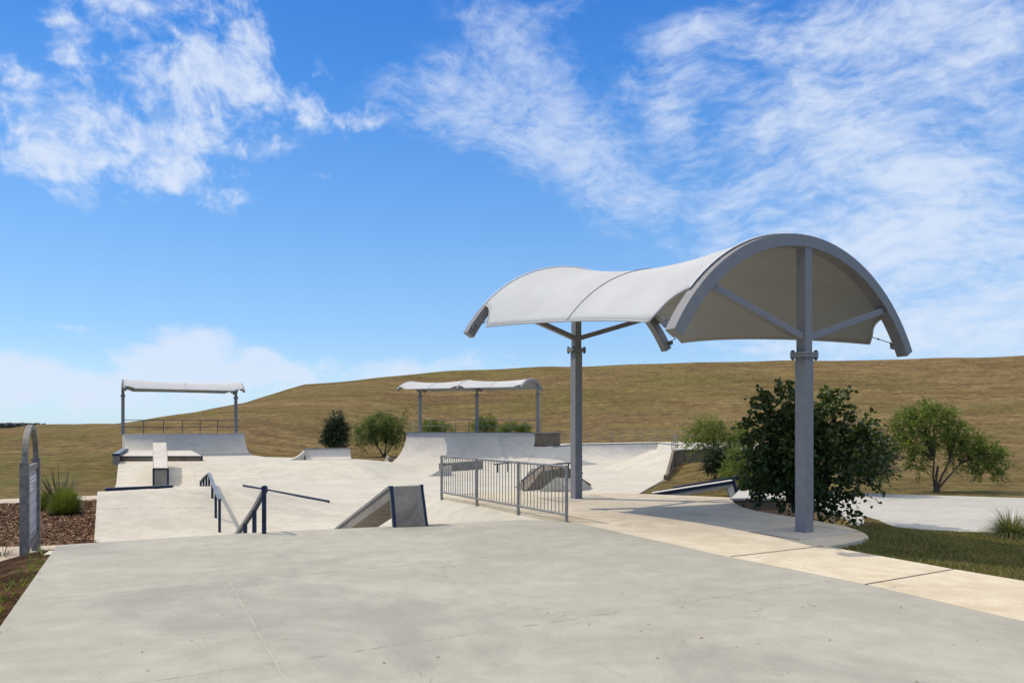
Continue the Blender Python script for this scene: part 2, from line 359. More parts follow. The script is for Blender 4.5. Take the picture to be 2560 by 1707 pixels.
M['fabric'] = fabric(); M['underside_shade'] = fabric('fabric_underside_shaded', (.37, .38, .38, 1), .03)  # underside: darker copy of the fabric, shade beneath put into its colour
M['seam'] = paint('fabric_seam', (.12, .12, .12), .8, .1)
def grass():
    m, t, b = newmat('dry_grass'); p = pos(t); x, y, z = t.sep(p)
    mp = t.node('ShaderNodeMapping'); t.put(mp.inputs[0], p); mp.inputs['Scale'].default_value = (.35, 1., 1.)
    q = mp.outputs[0]
    big = t.noise(q, .045, 5., .6, .6); mid = t.noise(q, .5, 6., .65); fin = t.noise(q, 3.2, 5., .7); blade = t.noise(p, 26., 3., .7)
    dry = t.mix(t.rng(mid, .35, .65), (.172, .116, .052, 1), (.29, .202, .094, 1))
    grn = t.mix(t.rng(mid, .3, .7), (.128, .106, .035, 1), (.225, .18, .065, 1))
    col = t.mix(t.rng(t.add(t.m('MULTIPLY', big, .8), t.m('MULTIPLY', mid, .35)), .50, .68), dry, grn)
    red = t.rng(t.noise(q, .09, 4., .6), .52, .68)
    col = t.mix(t.m('MULTIPLY', red, .55), col, (.15, .093, .047, 1))
    # watered lawn by the walkway is greener
    lawn = t.m('MULTIPLY', t.m('MULTIPLY', t.rng(x, 2., 5.), t.rng(y, 14., 17., 1., 0.)), t.rng(mid, .2, .6, 1., .75))
    col = t.mix(lawn, col, t.mix(t.rng(fin, .35, .7), (.075, .082, .026, 1), (.19, .155, .065, 1)))
    lawn2 = t.m('MULTIPLY', t.rng(y, 20., 50., .45, 0.), t.rng(t.noise(q, .22, 4.), .4, .6))
    col = t.mix(lawn2, col, (.19, .18, .06, 1))
    low = t.m('MULTIPLY', t.m('MULTIPLY', t.rng(x, -18., -26., 0., 1.), t.rng(y, 30., 62., 1., 0.)), t.rng(t.noise(q, .16, 5.), .38, .6)); col = t.mix(t.m('MULTIPLY', low, .7), col, (.15, .165, .05, 1))
    # bare soil bank beside the deck
    soil = t.m('MULTIPLY', t.rng(t.m('ADD', t.m('MULTIPLY', x, .887), t.m('MULTIPLY', y, .461)), -3.6, -2.6), t.m('MULTIPLY', t.rng(x, -1., -.2, 1., 0.), t.rng(y, 12.5, 13.6, 1., 0.)))
    soil = t.m('MULTIPLY', soil, t.rng(t.noise(p, .9, 5.), .33, .42, 0.35, 1.))
    col = t.mix(soil, col, t.mix(t.rng(fin, .3, .7), (.05, .027, .013, 1), (.11, .06, .03, 1)))
    tuf = t.noise(p, 1.15, 4., .75)
    k = t.m('MULTIPLY', t.m('MULTIPLY', t.rng(fin, .28, .72, .62, 1.34), t.rng(tuf, .35, .65, .76, 1.2)), t.rng(blade, .2, .8, .75, 1.25))
    col = t.mix(1., col, t.comb(k, k, k), 'MULTIPLY')
    t.put(b.inputs['Base Color'], col); b.inputs['Roughness'].default_value = 1.; b.inputs['Specular IOR Level'].default_value = .05
    bump(t, b, t.add(t.m('MULTIPLY', fin, 1.), t.m('MULTIPLY', blade, .25), t.m('MULTIPLY', mid, 1.5), t.m('MULTIPLY', tuf, 2.2)), 1., .3); return m
M['grass'] = grass()
def mulch(name='mulch', a=(.055, .028, .014, 1), c=(.30, .175, .10, 1)):
    m, t, b = newmat(name); p = pos(t)
    v = t.node('ShaderNodeTexVoronoi'); mp = t.node('ShaderNodeMapping'); t.put(mp.inputs[0], p); mp.inputs['Scale'].default_value = (1, 2.2, 1); t.put(v.inputs['Vector'], mp.outputs[0]); v.inputs['Scale'].default_value = 16.
    r = t.sep(v.outputs['Color'])[0]; n = t.noise(p, 5., 5., .6)
    col = t.mix(t.rng(t.m('ADD', t.m('MULTIPLY', r, .6), t.m('MULTIPLY', n, .5)), .25, .85), a, c)
    t.put(b.inputs['Base Color'], col); b.inputs['Roughness'].default_value = 1.
    bump(t, b, t.m('ADD', r, n), .8, .05); return m
M['mulch'] = mulch(); M['soil'] = mulch('pit_soil', (.018, .012, .008, 1), (.05, .032, .02, 1))
def chips():
    m, t, b = newmat('bark_chip'); r = t.node('ShaderNodeNewGeometry').outputs['Random Per Island']
    t.put(b.inputs['Base Color'], t.mix(t.m('POWER', r, 1.4), (.07, .035, .018, 1), (.42, .26, .155, 1))); b.inputs['Roughness'].default_value = .9; return m
M['chips'] = chips()
def leafmat(name, a, c, trans=.25, gl=.45):
    m, t, b = newmat(name); r = t.node('ShaderNodeNewGeometry').outputs['Random Per Island']
    n = t.noise(pos(t), 1.3, 3.); col = t.mix(t.rng(t.m('ADD', t.m('MULTIPLY', r, .6), t.m('MULTIPLY', n, .7)), .3, 1.), a, c)
    t.put(b.inputs['Base Color'], col); b.inputs['Roughness'].default_value = gl
    tr = t.node('ShaderNodeBsdfTranslucent'); t.put(tr.inputs[0], t.mix(1., col, (1.3, 1.35, .6, 1), 'MULTIPLY'))
    mx = t.node('ShaderNodeMixShader'); mx.inputs[0].default_value = trans
    t.L.new(b.outputs[0], mx.inputs[1]); t.L.new(tr.outputs[0], mx.inputs[2]); t.L.new(mx.outputs[0], t.N['Material Output'].inputs[0]); return m
M['redbud'] = leafmat('redbud_leaf', (.028, .045, .012, 1), (.085, .115, .028, 1), .25, .4)
M['willow'] = leafmat('willow_leaf', (.075, .115, .018, 1), (.19, .235, .045, 1), .38)
M['willowd'] = leafmat('dark_willow_leaf', (.06, .10, .022, 1), (.16, .20, .055, 1), .35)
M['ever'] = leafmat('evergreen_leaf', (.015, .028, .012, 1), (.045, .065, .022, 1), .12)
M['tuft'] = leafmat('tuft_blade', (.07, .10, .018, 1), (.24, .26, .06, 1), .35)
M['yucca'] = leafmat('yucca_blade', (.035, .045, .028, 1), (.09, .10, .06, 1), .08)
M['straw'] = leafmat('pale_blade', (.09, .11, .04, 1), (.26, .24, .12, 1), .2)
M['lawnblade'] = leafmat('lawn_blade', (.085, .10, .028, 1), (.28, .24, .09, 1), .4, .8)
M['dryblade'] = leafmat('dry_blade', (.18, .13, .055, 1), (.42, .32, .16, 1), .4, .9)
M['bark'] = paint('bark', (.085, .065, .048), .9, .4, 0., 20.)
M['rock'] = concrete('rock', (.10, .08, .06, 1), (.16, .13, .10, 1))
M['panel'] = paint('sign_panel', (.22, .235, .30), .4, .1)
M['ink'] = paint('sign_lettering', (.62, .63, .66), .5, .05)
M['signsteel'] = paint('sign_steel', (.20, .19, .175), .55, .35, .1, 9.)
M['townwall'] = paint('town_wall', (.42, .38, .34), .9, .1); M['townroof'] = paint('town_roof', (.10, .09, .09), .9, .1)
M['fargreen'] = paint('far_trees', (.05, .06, .05), 1., .2)

# ------------------------------------------------------------------ plan of the site
DECK = [(2.95, -8), (12.6, -8), (7.2, 1.28), (4.56, 6.34), (3.88, 7.83), (2.88, 9.44), (1.23, 12.6), (.95, 12.95), (.15, 13.14), (-1.94, 12.36), (-4.41, 11.5), (-6.63, 10.38), (-4.44, 6.17)]
PLAZA = [(1.23, 12.6), (2.88, 9.44), (3.88, 7.83), (4.56, 6.34), (7.2, 1.28), (12.6, -8), (15.0, -8), (8.8, 2.1), (5.74, 7.99), (5.36, 8.63), (4.54, 10.25), (4.87, 10.45), (5.3, 10.8), (5.56, 11.1), (5.68, 11.45),
         (5.74, 11.8), (5.76, 12.2), (5.68, 12.6), (5.55, 12.98), (5.37, 13.45), (5.1, 14.1), (4.94, 14.6), (4.9, 15.2), (4.98, 15.9), (5.24, 17.2), (3.23, 18.1), (.21, 18.75), (-1.75, 17.9), (-1.74, 17.3), (.95, 12.95)]
PLAZA = PLAZA[::1]
FLOOR = [(-6.63, 10.0), (-6.9, 11.2), (-9.4, 16.0), (-11.35, 19.5), (-14.6, 26.), (-17.0, 30.5), (-19.9, 36.), (-25.0, 45.4), (-24.9, 46.4), (-18.3, 50.2), (-17.84, 48.4), (-15.1, 43.4), (-12.84, 41.9), (-11.3, 40.2), (-8.9, 40.2),
         (-8.8, 43.5), (-8.8, 48.), (-9.5, 54.), (-8.3, 56.8), (1.69, 52.6), (3.2, 52.2), (4.4, 57), (13.1, 62.), (13., 54.), (9.6, 43.), (7.5, 35.), (4.93, 27.6), (3.4, 23.), (3.4, 17.6), (.2, 18.), (-1.5, 17.4), (1.2, 12.8), (.9, 12.3), (-4., 11)]
PIT = [(5.0, 14.9), (5.24, 17.2), (5.3, 18.0), (6.3, 21.2), (8.25, 21.3), (8.1, 18), (7.6, 15.6), (6.9, 13.6), (5.9, 12.7), (5.35, 13.6)]
WALK = [(6.5, 21.25), (8.35, 21.35), (8.25, 18), (7.75, 15.4), (9.9, 14.7), (10.4, 14.5), (22, 10.3), (30, 17), (15.6, 21.7), (10.97, 23.3), (7.75, 24.3)]

def z_upper(p): return np.zeros(len(p))
def dU(p):
    d = np.minimum(dpoly(p, DECK), dpoly(p, PLAZA)); d[inpoly(p, DECK) | inpoly(p, PLAZA)] = 0; return d
RO = np.array([-11.2, 19.6]); RE = np.array([.8, .6]); RN = np.array([-.6, .8])
def zc(p):
    """height of the skate floor: flat bottom, roller, raised tier, banks under the upper deck"""
    x, y = p[:, 0], p[:, 1]
    z = -.9 - .2 * sm(y, 33, 52)
    e = (p - RO) @ RE; q = (p - RO) @ RN
    up = np.clip(1 - np.maximum(np.abs(q + .1) - .25, 0) / np.where(q < 0, 3.5, 3.0), 0, 1); up = np.where(up < .25, up * up * 2, up - .125) / .875
    roll = .83 * up * (1 - sm(e, 2.8, 7.5))
    ry = np.clip((y - 31.3) / 5.0, 0, 1); ry = np.where(ry < .3, ry * ry / .6, ry - .15) / .85
    rx = np.clip((-5.1 - x + (y - 38) * .0) / 3.6, 0, 1); bk = np.clip((48.5 - y) / 9., 0, 1)
    lf = sm(-x, 8.9, 9.8)
    tier = .82 * np.minimum(ry, np.maximum(lf, np.minimum(rx * rx * (3 - 2 * rx), bk)))
    z = z + np.maximum(roll, tier)
    d = dU(p); bank = -.03 - d * .40
    k = .25; h = np.clip(.5 + .5 * (bank - z) / k, 0, 1)                 # smooth maximum
    return np.where(d < .02, -.03, np.minimum(z * (1 - h) + bank * h + k * h * (1 - h), np.maximum(-.03, z)))
def zc1(x, y): return float(zc(np.array([[x, y]]))[0])
HX = np.array([-400, -110, -96, -90, -80, -74.5, -60, -48.5, -39.3, -26, -14.5, 2, 18.5, 43.2, 68, 97, 160, 400.])
HYS = np.array([1085, 1079, 1078, 1066, 1065, 1066, 1050, 990, 962, 943, 933, 921, 912, 902, 899, 888, 884, 884.])
HYS = HY - (HY - HYS) * np.interp(HX, [-90, -74.5, -66, -39, 0, 20, 400], [1., .55, .6, .92, .865, .86, .868]); HZ = H + (HY - HYS) / F * 135
def zg(p):
    x, y = p[:, 0], p[:, 1]; d = dU(p)
    left = sm(-x, -1., 3.)
    right_t = -.5 - .45 * sm(y, 21, 25) * (1 - sm(x, 8., 11.)); rt = -.07 + (right_t + .07) * sm(d, 0., 4.)
    lt = -.07 - .88 * sm(d, .0, 3.0)
    z = lt * left + rt * (1 - left)
    pit = np.where(inpoly(p, PIT), 1., 1 - sm(dpoly(p, PIT), 0, .25)); pit = np.where(x > 6.0, pit * sm(y, 12.8, 14.), pit); z = z * (1 - pit) + (-.8) * pit
    foot = 62 - 24 * sm(-x, 12, 30); t = np.clip((y - foot) / (152 - foot), 0, 1)
    Hc = np.interp(x * 135 / np.maximum(y, 135) , HX, HZ)
    prof = t * t * (1.9 - .9 * t); 
    prof = np.where(t < .93, t ** 1.35, .93 ** 1.35 + (1 - np.exp(-(t - .93) * 18)) * .02)
    tt = (135 - foot) / (152 - foot); z = z + (Hc - z) * prof / (tt ** 1.35)
    far = sm(y, 175, 420); z = z * (1 - far) + (-6.) * far
    und = .12 * np.sin(x * .31 + y * .17) * np.sin(y * .23 - x * .07) * sm(np.abs(y - 30) + np.abs(x), 30, 60) * (1 - far)
    z = z + und
    side = sm(np.abs(x), 250, 500); 
    return z
# ground: one sheet to the horizon with openings where concrete lies
def ground():
    a = []
    def g(x0, x1, y0, y1, s, ex=None):
        X, Y = np.meshgrid(np.arange(x0, x1, s), np.arange(y0, y1, s)); X[1::2] += s / 2; q = np.stack([X.ravel(), Y.ravel()], 1)
        if ex: q = q[~((q[:, 0] > ex[0]) & (q[:, 0] < ex[1]) & (q[:, 1] > ex[2]) & (q[:, 1] < ex[3]))]
        a.append(q)
    g(-16, 12, 5, 26, .45); g(-40, 34, -12, 66, 1.2, (-16, 12, 5, 26)); g(-130, 150, -40, 190, 3., (-40, 34, -12, 66)); g(-900, 900, -200, 900, 30., (-130, 150, -40, 190)); g(-2900, 2900, -300, 4900, 200., (-900, 900, -200, 900))
    ext = np.concatenate(a)
    poly = [(-3000, -400), (3000, -400), (3000, 5000), (-3000, 5000)]
    # the outer outline stays coarse, the openings get fine edges
    pts = [tuple(p) for p in poly]; edges = [(i, (i + 1) % 4) for i in range(4)]
    holes = [FLOOR, DECK, PLAZA]
    for h in holes:
        hb = resample(h, .6); o = len(pts); pts += hb; edges += [(o + i, o + (i + 1) % len(hb)) for i in range(len(hb))]
    k = np.ones(len(ext), bool)
    for h in holes: k &= ~inpoly(ext, h) & (dpoly(ext, h) > .15)
    pts += [tuple(p) for p in ext[k]]
    vs, es, fs, *_ = delaunay_2d_cdt([Vector(p) for p in pts], edges, [], 0, 1e-4)
    V = np.array([(v.x, v.y) for v in vs]); T = np.array([f for f in fs if len(f) == 3]); c = V[T].mean(1); keep = np.ones(len(T), bool)
    for h in holes: keep &= ~inpoly(c, h)
    T = T[keep]; q = V[T]; ar = (q[:, 1, 0] - q[:, 0, 0]) * (q[:, 2, 1] - q[:, 0, 1]) - (q[:, 2, 0] - q[:, 0, 0]) * (q[:, 1, 1] - q[:, 0, 1]); T[ar < 0] = T[ar < 0][:, ::-1]
    o = npmesh('ground', np.column_stack([V, zg(V)]), T, M['grass'], smooth=True); structure(o); o['label'] = 'dry brown grass ground and hill'
ground()
structure(sheet('concrete_deck', DECK, z_upper, M['deck'], .8, skirt=.3))
structure(sheet('tan_path', PLAZA, lambda p: np.zeros(len(p)) + .004, M['tan'], .6, skirt=.75))
structure(sheet('skate_floor', FLOOR, zc, M['bowl'], .32, skirt=.5, step=.3))
structure(sheet('walkway', WALK, lambda p: -.47 - 0 * p[:, 0], M['walk'], 1.2, skirt=.3))
structure(sheet('planter_soil', PIT, lambda p: zg(p) * 0 - .76, M['soil'], .4, skirt=.1))
SW1 = [(-14, 15.0), (-14, 13.2), (-8.9, 13.95), (-9.2, 15.1), (-9.8, 15.9)]
structure(sheet('sidewalk', SW1, lambda p: zg(p) + .03, M['sidewalk'], .5, skirt=.2))
SW2 = [(-24, 22.6), (-24, 20.9), (-17.2, 24.0), (-14.4, 25.6), (-14.9, 27.4), (-17.5, 26.2)]
structure(sheet('sidewalk', SW2, lambda p: zg(p) + .03, M['sidewalk'], .6, skirt=.2))
MULCH = [(-14, 15.05), (-9.7, 15.95), (-8.7, 15.2), (-8.2, 13.9), (-9.4, 16.3), (-11.45, 19.7), (-14.2, 25.4), (-17.2, 23.95), (-22, 21.8), (-20, 17)]
MULCH = [(-14, 15.05), (-9.85, 15.95), (-9.25, 15.1), (-8.95, 13.9), (-7.6, 12.4), (-7.3, 12.3), (-9.3, 16.), (-11.3, 19.5), (-14.3, 25.5), (-17.2, 23.95), (-22, 21.8), (-20, 17)]
structure(sheet('mulch_bed', MULCH, lambda p: zg(p) + .02, M['mulch'], .5, skirt=.05))

# ------------------------------------------------------------------ joints and footings in the tan path
def strip(p, q, w, z, name, mat, label=None):
    o = MB().beam((*p, z), (*q, z), w, .006).build(name, mat); structure(o); return o
JM = paint('joint_filler', (.16, .14, .11), .9, .2)
for a, b_ in (((1826, 1392), (2058, 1365)), ((2164, 1461), (2385, 1423))):
    p = G(*a); q = G(*b_); strip(p[:2], q[:2], .022, .006, 'path_joint', JM)
def footing(cx, cy, s=.95):
    X = Vector((.854, .521, 0)); Yv = Vector((-.521, .854, 0)); c = Vector((cx, cy, 0))
    o = MB().box(c + Vector((0, 0, .0045)), (s * 1.6, s, .009), X).build('post_footing', M['slab']); structure(o)
    for k in (-1, 1):
        o = MB().beam(c + X * k * s * .8 - Yv * s / 2 + Vector((0, 0, .008)), c + X * k * s * .8 + Yv * s / 2 + Vector((0, 0, .008)), .02, .007).build('path_joint', JM); structure(o)

# ------------------------------------------------------------------ shade canopies
def canopy(label, poles, v, w, rise, bd, pw, fl, apex, fabric_end, corner, group=None, strut_t=.7, sag=.3, scal=5., coff=0.):
    """poles: list of (x, y, zbase, dz) along the axis; arches stand in the vertical plane of v"""
    p0 = poles[0]; t = thing('shade_canopy', label, 'canopy', (p0[0], p0[1], p0[2]), group)
    v = Vector((v[0], v[1], 0)).normalized(); Rr = (w * w + rise * rise) / (2 * rise); am = math.asin(w / Rr)
    ax = (Vector((poles[-1][0], poles[-1][1], 0)) - Vector((p0[0], p0[1], 0))).normalized()
    u = Vector((-v.y, v.x, 0)); u = u if u.dot(ax) > 0 else -u
    cen = []
    for i, (x, y, zb, dz) in enumerate(poles):
        b = Vector((x, y, 0)); zf = fl + dz; za = apex + dz; c = Vector((x, y, za - Rr)) + v * coff; cen.append(c); ztop = za - Rr + math.sqrt((Rr - bd * .9) ** 2 - coff ** 2) + .03
        MB().box(b + Vector((0, 0, (zb + zf) / 2)), (pw, pw, zf - zb), v).build('lower_post', M['steel'], t, .008)
        MB().box(b + Vector((0, 0, (zf + ztop) / 2)), (pw * .87, pw * .87, ztop - zf), v).build('upper_post', M['steel'], t, .008)
        col = MB(); col.box(b + Vector((0, 0, zf - .022)), (pw * 1.85, pw * 1.3, .04), v); col.box(b + Vector((0, 0, zf + .022)), (pw * 1.85, pw * 1.3, .04), v)
        cl = col.build('collar', M['steel'], t, .004)
        for i1 in (-1, 1):
            for j1 in (-1, 1):
                q = b + v * i1 * pw * .8 + u * j1 * pw * .48 + Vector((0, 0, zf)); bo = MB(); bo.tube([q - Vector((0, 0, .09)), q + Vector((0, 0, .08))], .018 * pw / .2, 6)
                bo.tube([q + Vector((0, 0, .045)), q + Vector((0, 0, .07))], .032 * pw / .2, 6); bo.tube([q - Vector((0, 0, .07)), q - Vector((0, 0, .045))], .032 * pw / .2, 6); bo.build('bolt', M['darksteel'], cl)
        # arch beam
        n = 40; vv = []; ff = []
        for k in range(n + 1):
            a = -am + 2 * am * k / n; rad = v * math.sin(a) + Vector((0, 0, math.cos(a)))
            for (rr, uu) in ((Rr, -1), (Rr, 1), (Rr - bd, 1), (Rr - bd, -1)): vv.append(c + rad * rr + u * uu * bd * .5)
        for k in range(n):
            for j in range(4): ff.append((k * 4 + j, k * 4 + (j + 1) % 4, k * 4 + 4 + (j + 1) % 4, k * 4 + 4 + j))
        ff += [(3, 2, 1, 0), (n * 4, n * 4 + 1, n * 4 + 2, n * 4 + 3)]
        MB().raw(vv, ff).build('arch', M['steel'], t, .01)
        for sgn in (-1, 1):
            a = sgn * am * strut_t if not coff else math.asin((-coff + (-1.25 if sgn < 0 else .6)) / Rr); q = c + (v * math.sin(a) + Vector((0, 0, math.cos(a)))) * (Rr - bd * .9)
            s0 = b + v * sgn * pw * .3 + Vector((0, 0, zf + (.28 if w > 2 else .3)))
            MB().beam(s0, q, pw * .55, pw * .55, u).build('strut', M['steel'], t, .006)
        # white track strips on the arch, one per fabric side
        for sd_ in (-1, 1):
            if (i == 0 and sd_ < 0) or (i == len(poles) - 1 and sd_ > 0): continue
            pts = []
            for k in range(31):
                a = (-1 + 2 * k / 30) * fabric_end; pts.append(c + (v * math.sin(a) + Vector((0, 0, math.cos(a)))) * (Rr + .028) + u * sd_ * bd * .22)
            MB().tube(pts, .013 if w > 2 else .02, 6).build('track', M['track'], t)
    for i in range(len(poles) - 1):
        a0, a1 = cen[i], cen[i + 1]; L = (a1 - a0).length
        nq, na = 60, 40; vv = []; off = bd * .22 / L
        def amax(q):
            e = .085 * 6.2 / L; dq = min(q, 1 - q)
            if dq < e: s = dq / e; return fabric_end + (corner - fabric_end) * (1 - math.sqrt(max(0, 1 - s * s)))
            s = (dq - e) / (.5 - e); return corner - R(scal) * (1 - (1 - s) ** 2)
        qs = [off + (1 - 2 * off) * (0.5 - .5 * math.cos(math.pi * k / nq)) for k in range(nq + 1)]
        for q in qs:
            c = a0.lerp(a1, q); qq = (q - off) / (1 - 2 * off); dz = -sag * 4 * qq * (1 - qq)
            for k in range(na + 1):
                s = -1 + 2 * k / na; a = s * amax(qq); rr = Rr + .016 - sag * 4 * qq * (1 - qq) * .75
                vv.append(c + v * math.sin(a) * (rr) + Vector((0, 0, math.cos(a) * rr + dz * .25 )))
        ff = [(i_ * (na + 1) + k, i_ * (na + 1) + k + 1, (i_ + 1) * (na + 1) + k + 1, (i_ + 1) * (na + 1) + k) for i_ in range(nq) for k in range(na)]
        o = MB().raw(vv, ff, True).build('fabric', M['fabric'], t)
        if sum(p.normal.z for p in o.data.polygons) < 0: o.data.flip_normals()
        o.data.materials.append(M['underside_shade']); sl = o.modifiers.new('solidify', 'SOLIDIFY'); sl.thickness = .008; sl.offset = -1; sl.material_offset = 1; sl.use_even_offset = False
        # seam across the middle and hems along the free edges
        mid = nq // 2; row = [vv[mid * (na + 1) + k] + Vector((0, 0, .006)) for k in range(na + 1)]
        MB().tube(row, .009 if w > 2 else .02, 5).build('seam', M['seam'], o)
        for k in (0, na):
            MB().tube([vv[j * (na + 1) + k] for j in range(nq + 1)], .016, 6).build('hem', M['fabric'], o)
        # tie cables from the fabric corners to the arch ends
        for ci, q in ((0, 1), (1, -1)):
            cc = (a0, a1)[ci]
            for sgn in (-1, 1):
                qk = .085 * 6.2 / L; j = min(range(nq + 1), key=lambda k: abs((qs[k] if ci == 0 else 1 - qs[k]) - qk)); p = vv[j * (na + 1) + (0 if sgn < 0 else na)]
                e = cc + (v * math.sin(sgn * am * .955) + Vector((0, 0, math.cos(am * .955)))) * (Rr - bd * .2) + u * q * bd * .5
                cb = MB().tube([p, e], .008 if w > 2 else .015, 5)
                if w > 2:
                    for f_ in (.25, .7): cb.sphere(p.lerp(e, f_), .022, 6, 4)
                    cb.box(e + u * q * .06, (.17, .05, .09), u); cb.tube([e + u * q * .1 + Vector((0, 0, -.06)), e + u * q * .1 + Vector((0, 0, .06))], .02, 6)
                cb.build('tie_cable', M['darksteel'], t)
    return t
AX = (4.77, 11.62); BX = (1.53, 16.93)
canopy('large grey steel canopy with white fabric standing on two posts beside the tan path', [(*AX, 0, 0), (*BX, 0, .64)], (.854, .521), 2.98, 1.72, .2, .203, 2.89, 4.82, R(47), R(56.5))
footing(*AX); footing(*BX)
UD = Vector((-.521, .854, 0)); VD = Vector((.854, .521, 0))
Q2A = Vector((-25.0, 45.9, 0)); Q2B = Vector((-18.7, 49.7, 0)); n2 = Vector((.516, -.857, 0))
q2d = (Q2B - Q2A).normalized()
c2l = Q2A - n2 * 1.7 + q2d * .0; c2r = Q2B - n2 * 1.7 - q2d * .25
canopy('white canopy on two dark posts over the quarter pipe left of the hill', [(c2l.x, c2l.y, 1.1, 0), (c2r.x, c2r.y, 1.1, 0)], (-.50, .866), 2.15, .62, .16, .2, 3.70, 4.70, R(29.5), R(33), 'small canopies over the far ramps', .62, .13, 2.5, -1.2)
Q3A = Vector((-8.3, 56.2, 0)); Q3B = Vector((1.69, 52., 0)); n3 = Vector((-.39, -.92, 0)); q3d = (Q3B - Q3A).normalized()
c3 = [P(px, 1062, Y) for px, Y in ((1050, 57.2), (1192.5, 55.5), (1345, 53.7))]
canopy('long white double canopy on three posts over the tall checkered quarter pipe', [(c.x, c.y, 1.1, 0) for c in c3], (.39, .92), 2.15, .66, .17, .2, 4.07, 5.14, R(30), R(34), 'small canopies over the far ramps', .62, .14, 2.5, -1.25)

# ------------------------------------------------------------------ ramps
def profile(h, L, n=14):
    """points (run, height) of a concave transition from base (L,0) to lip (0,h)"""
    Rr = (L * L + h * h) / (2 * h); am = math.asin(min(1, L / Rr)); out = []
    for i in range(n + 1):
        a = am * i / n; out.append((L - Rr * math.sin(a), Rr - Rr * math.cos(a)))
    return out
def ramp(name, label, A, B, nrm, zb, zt, L, depth, mat=None, cat='ramp', zb2=None):
    A = Vector(A); B = Vector(B); nrm = Vector(nrm).normalized(); t = thing(name, label, cat, (A.x, A.y, zb))
    pr = profile(zt - zb, L); poly = lambda O: [O + nrm * (L + .05) + Vector((0, 0, zb - .4))] + [O + nrm * r_ + Vector((0, 0, zb + h_)) for r_, h_ in pr] + [O - nrm * depth + Vector((0, 0, zt)), O - nrm * depth + Vector((0, 0, zb - .4))]
    a = poly(A); b = poly(B); n = len(a); m = MB(); k = len(pr)
    m.raw(a + b, [(i, i + 1, n + i + 1, n + i) for i in range(1, k)], True)                                   # curved face
    m.raw(a + b, [tuple(range(n)), tuple(range(n, 2 * n))[::-1]] + [(i, (i + 1) % n, n + (i + 1) % n, n + i) for i in (0, k, k + 1, k + 2) if i < n])
    m.build('riding_face', mat or M['ramp'], t); return t
t2 = ramp('quarter_pipe', 'wide concrete quarter pipe under the left canopy, partly shaded', Q2A, Q2B, n2, -.12, 1.13, 2.05, 2.6)
MB().tube([Q2A + Vector((0, 0, 1.14)), Q2B + Vector((0, 0, 1.14))], .03, 8).build('coping', M['ramp'], t2)
t3 = ramp('quarter_pipe', 'tall curved concrete quarter pipe with a checkered band along its lip', Q3A, Q3B, n3, -1.12, .96, 2.83, 3.6)
def checker():
    m, t, b = newmat('checker_band'); p = pos(t); s = t.vm('DOT_PRODUCT', p, tuple(q3d)); z = t.sep(p)[2]
    k = t.m('MODULO', t.m('ADD', t.m('FLOOR', t.m('ADD', t.m('DIVIDE', s, .15), 500.)), t.m('FLOOR', t.m('ADD', t.m('DIVIDE', z, .0701), 500.))), 2.)
    t.put(b.inputs['Base Color'], t.mix(k, (.012, .014, .03, 1), (.8, .8, .78, 1))); return m
MB().box((Q3A + Q3B) / 2 + Vector((0, 0, 1.06)) + n3 * .01, ((Q3B - Q3A).length, .08, .21), q3d).build('checker_band', checker(), t3)
MB().box((Q3A + Q3B) / 2 + Vector((0, 0, 1.185)) - n3 * .1, ((Q3B - Q3A).length + .3, .42, .04), q3d).build('platform_edge', M['darksteel'], t3)
MB().box((Q3A + Q3B) / 2 + Vector((0, 0, 1.06)) - n3 * 1.85 + q3d * .35, ((Q3B - Q3A).length + .7, 3.5, .2), q3d).build('platform', M['ramp'], t3)
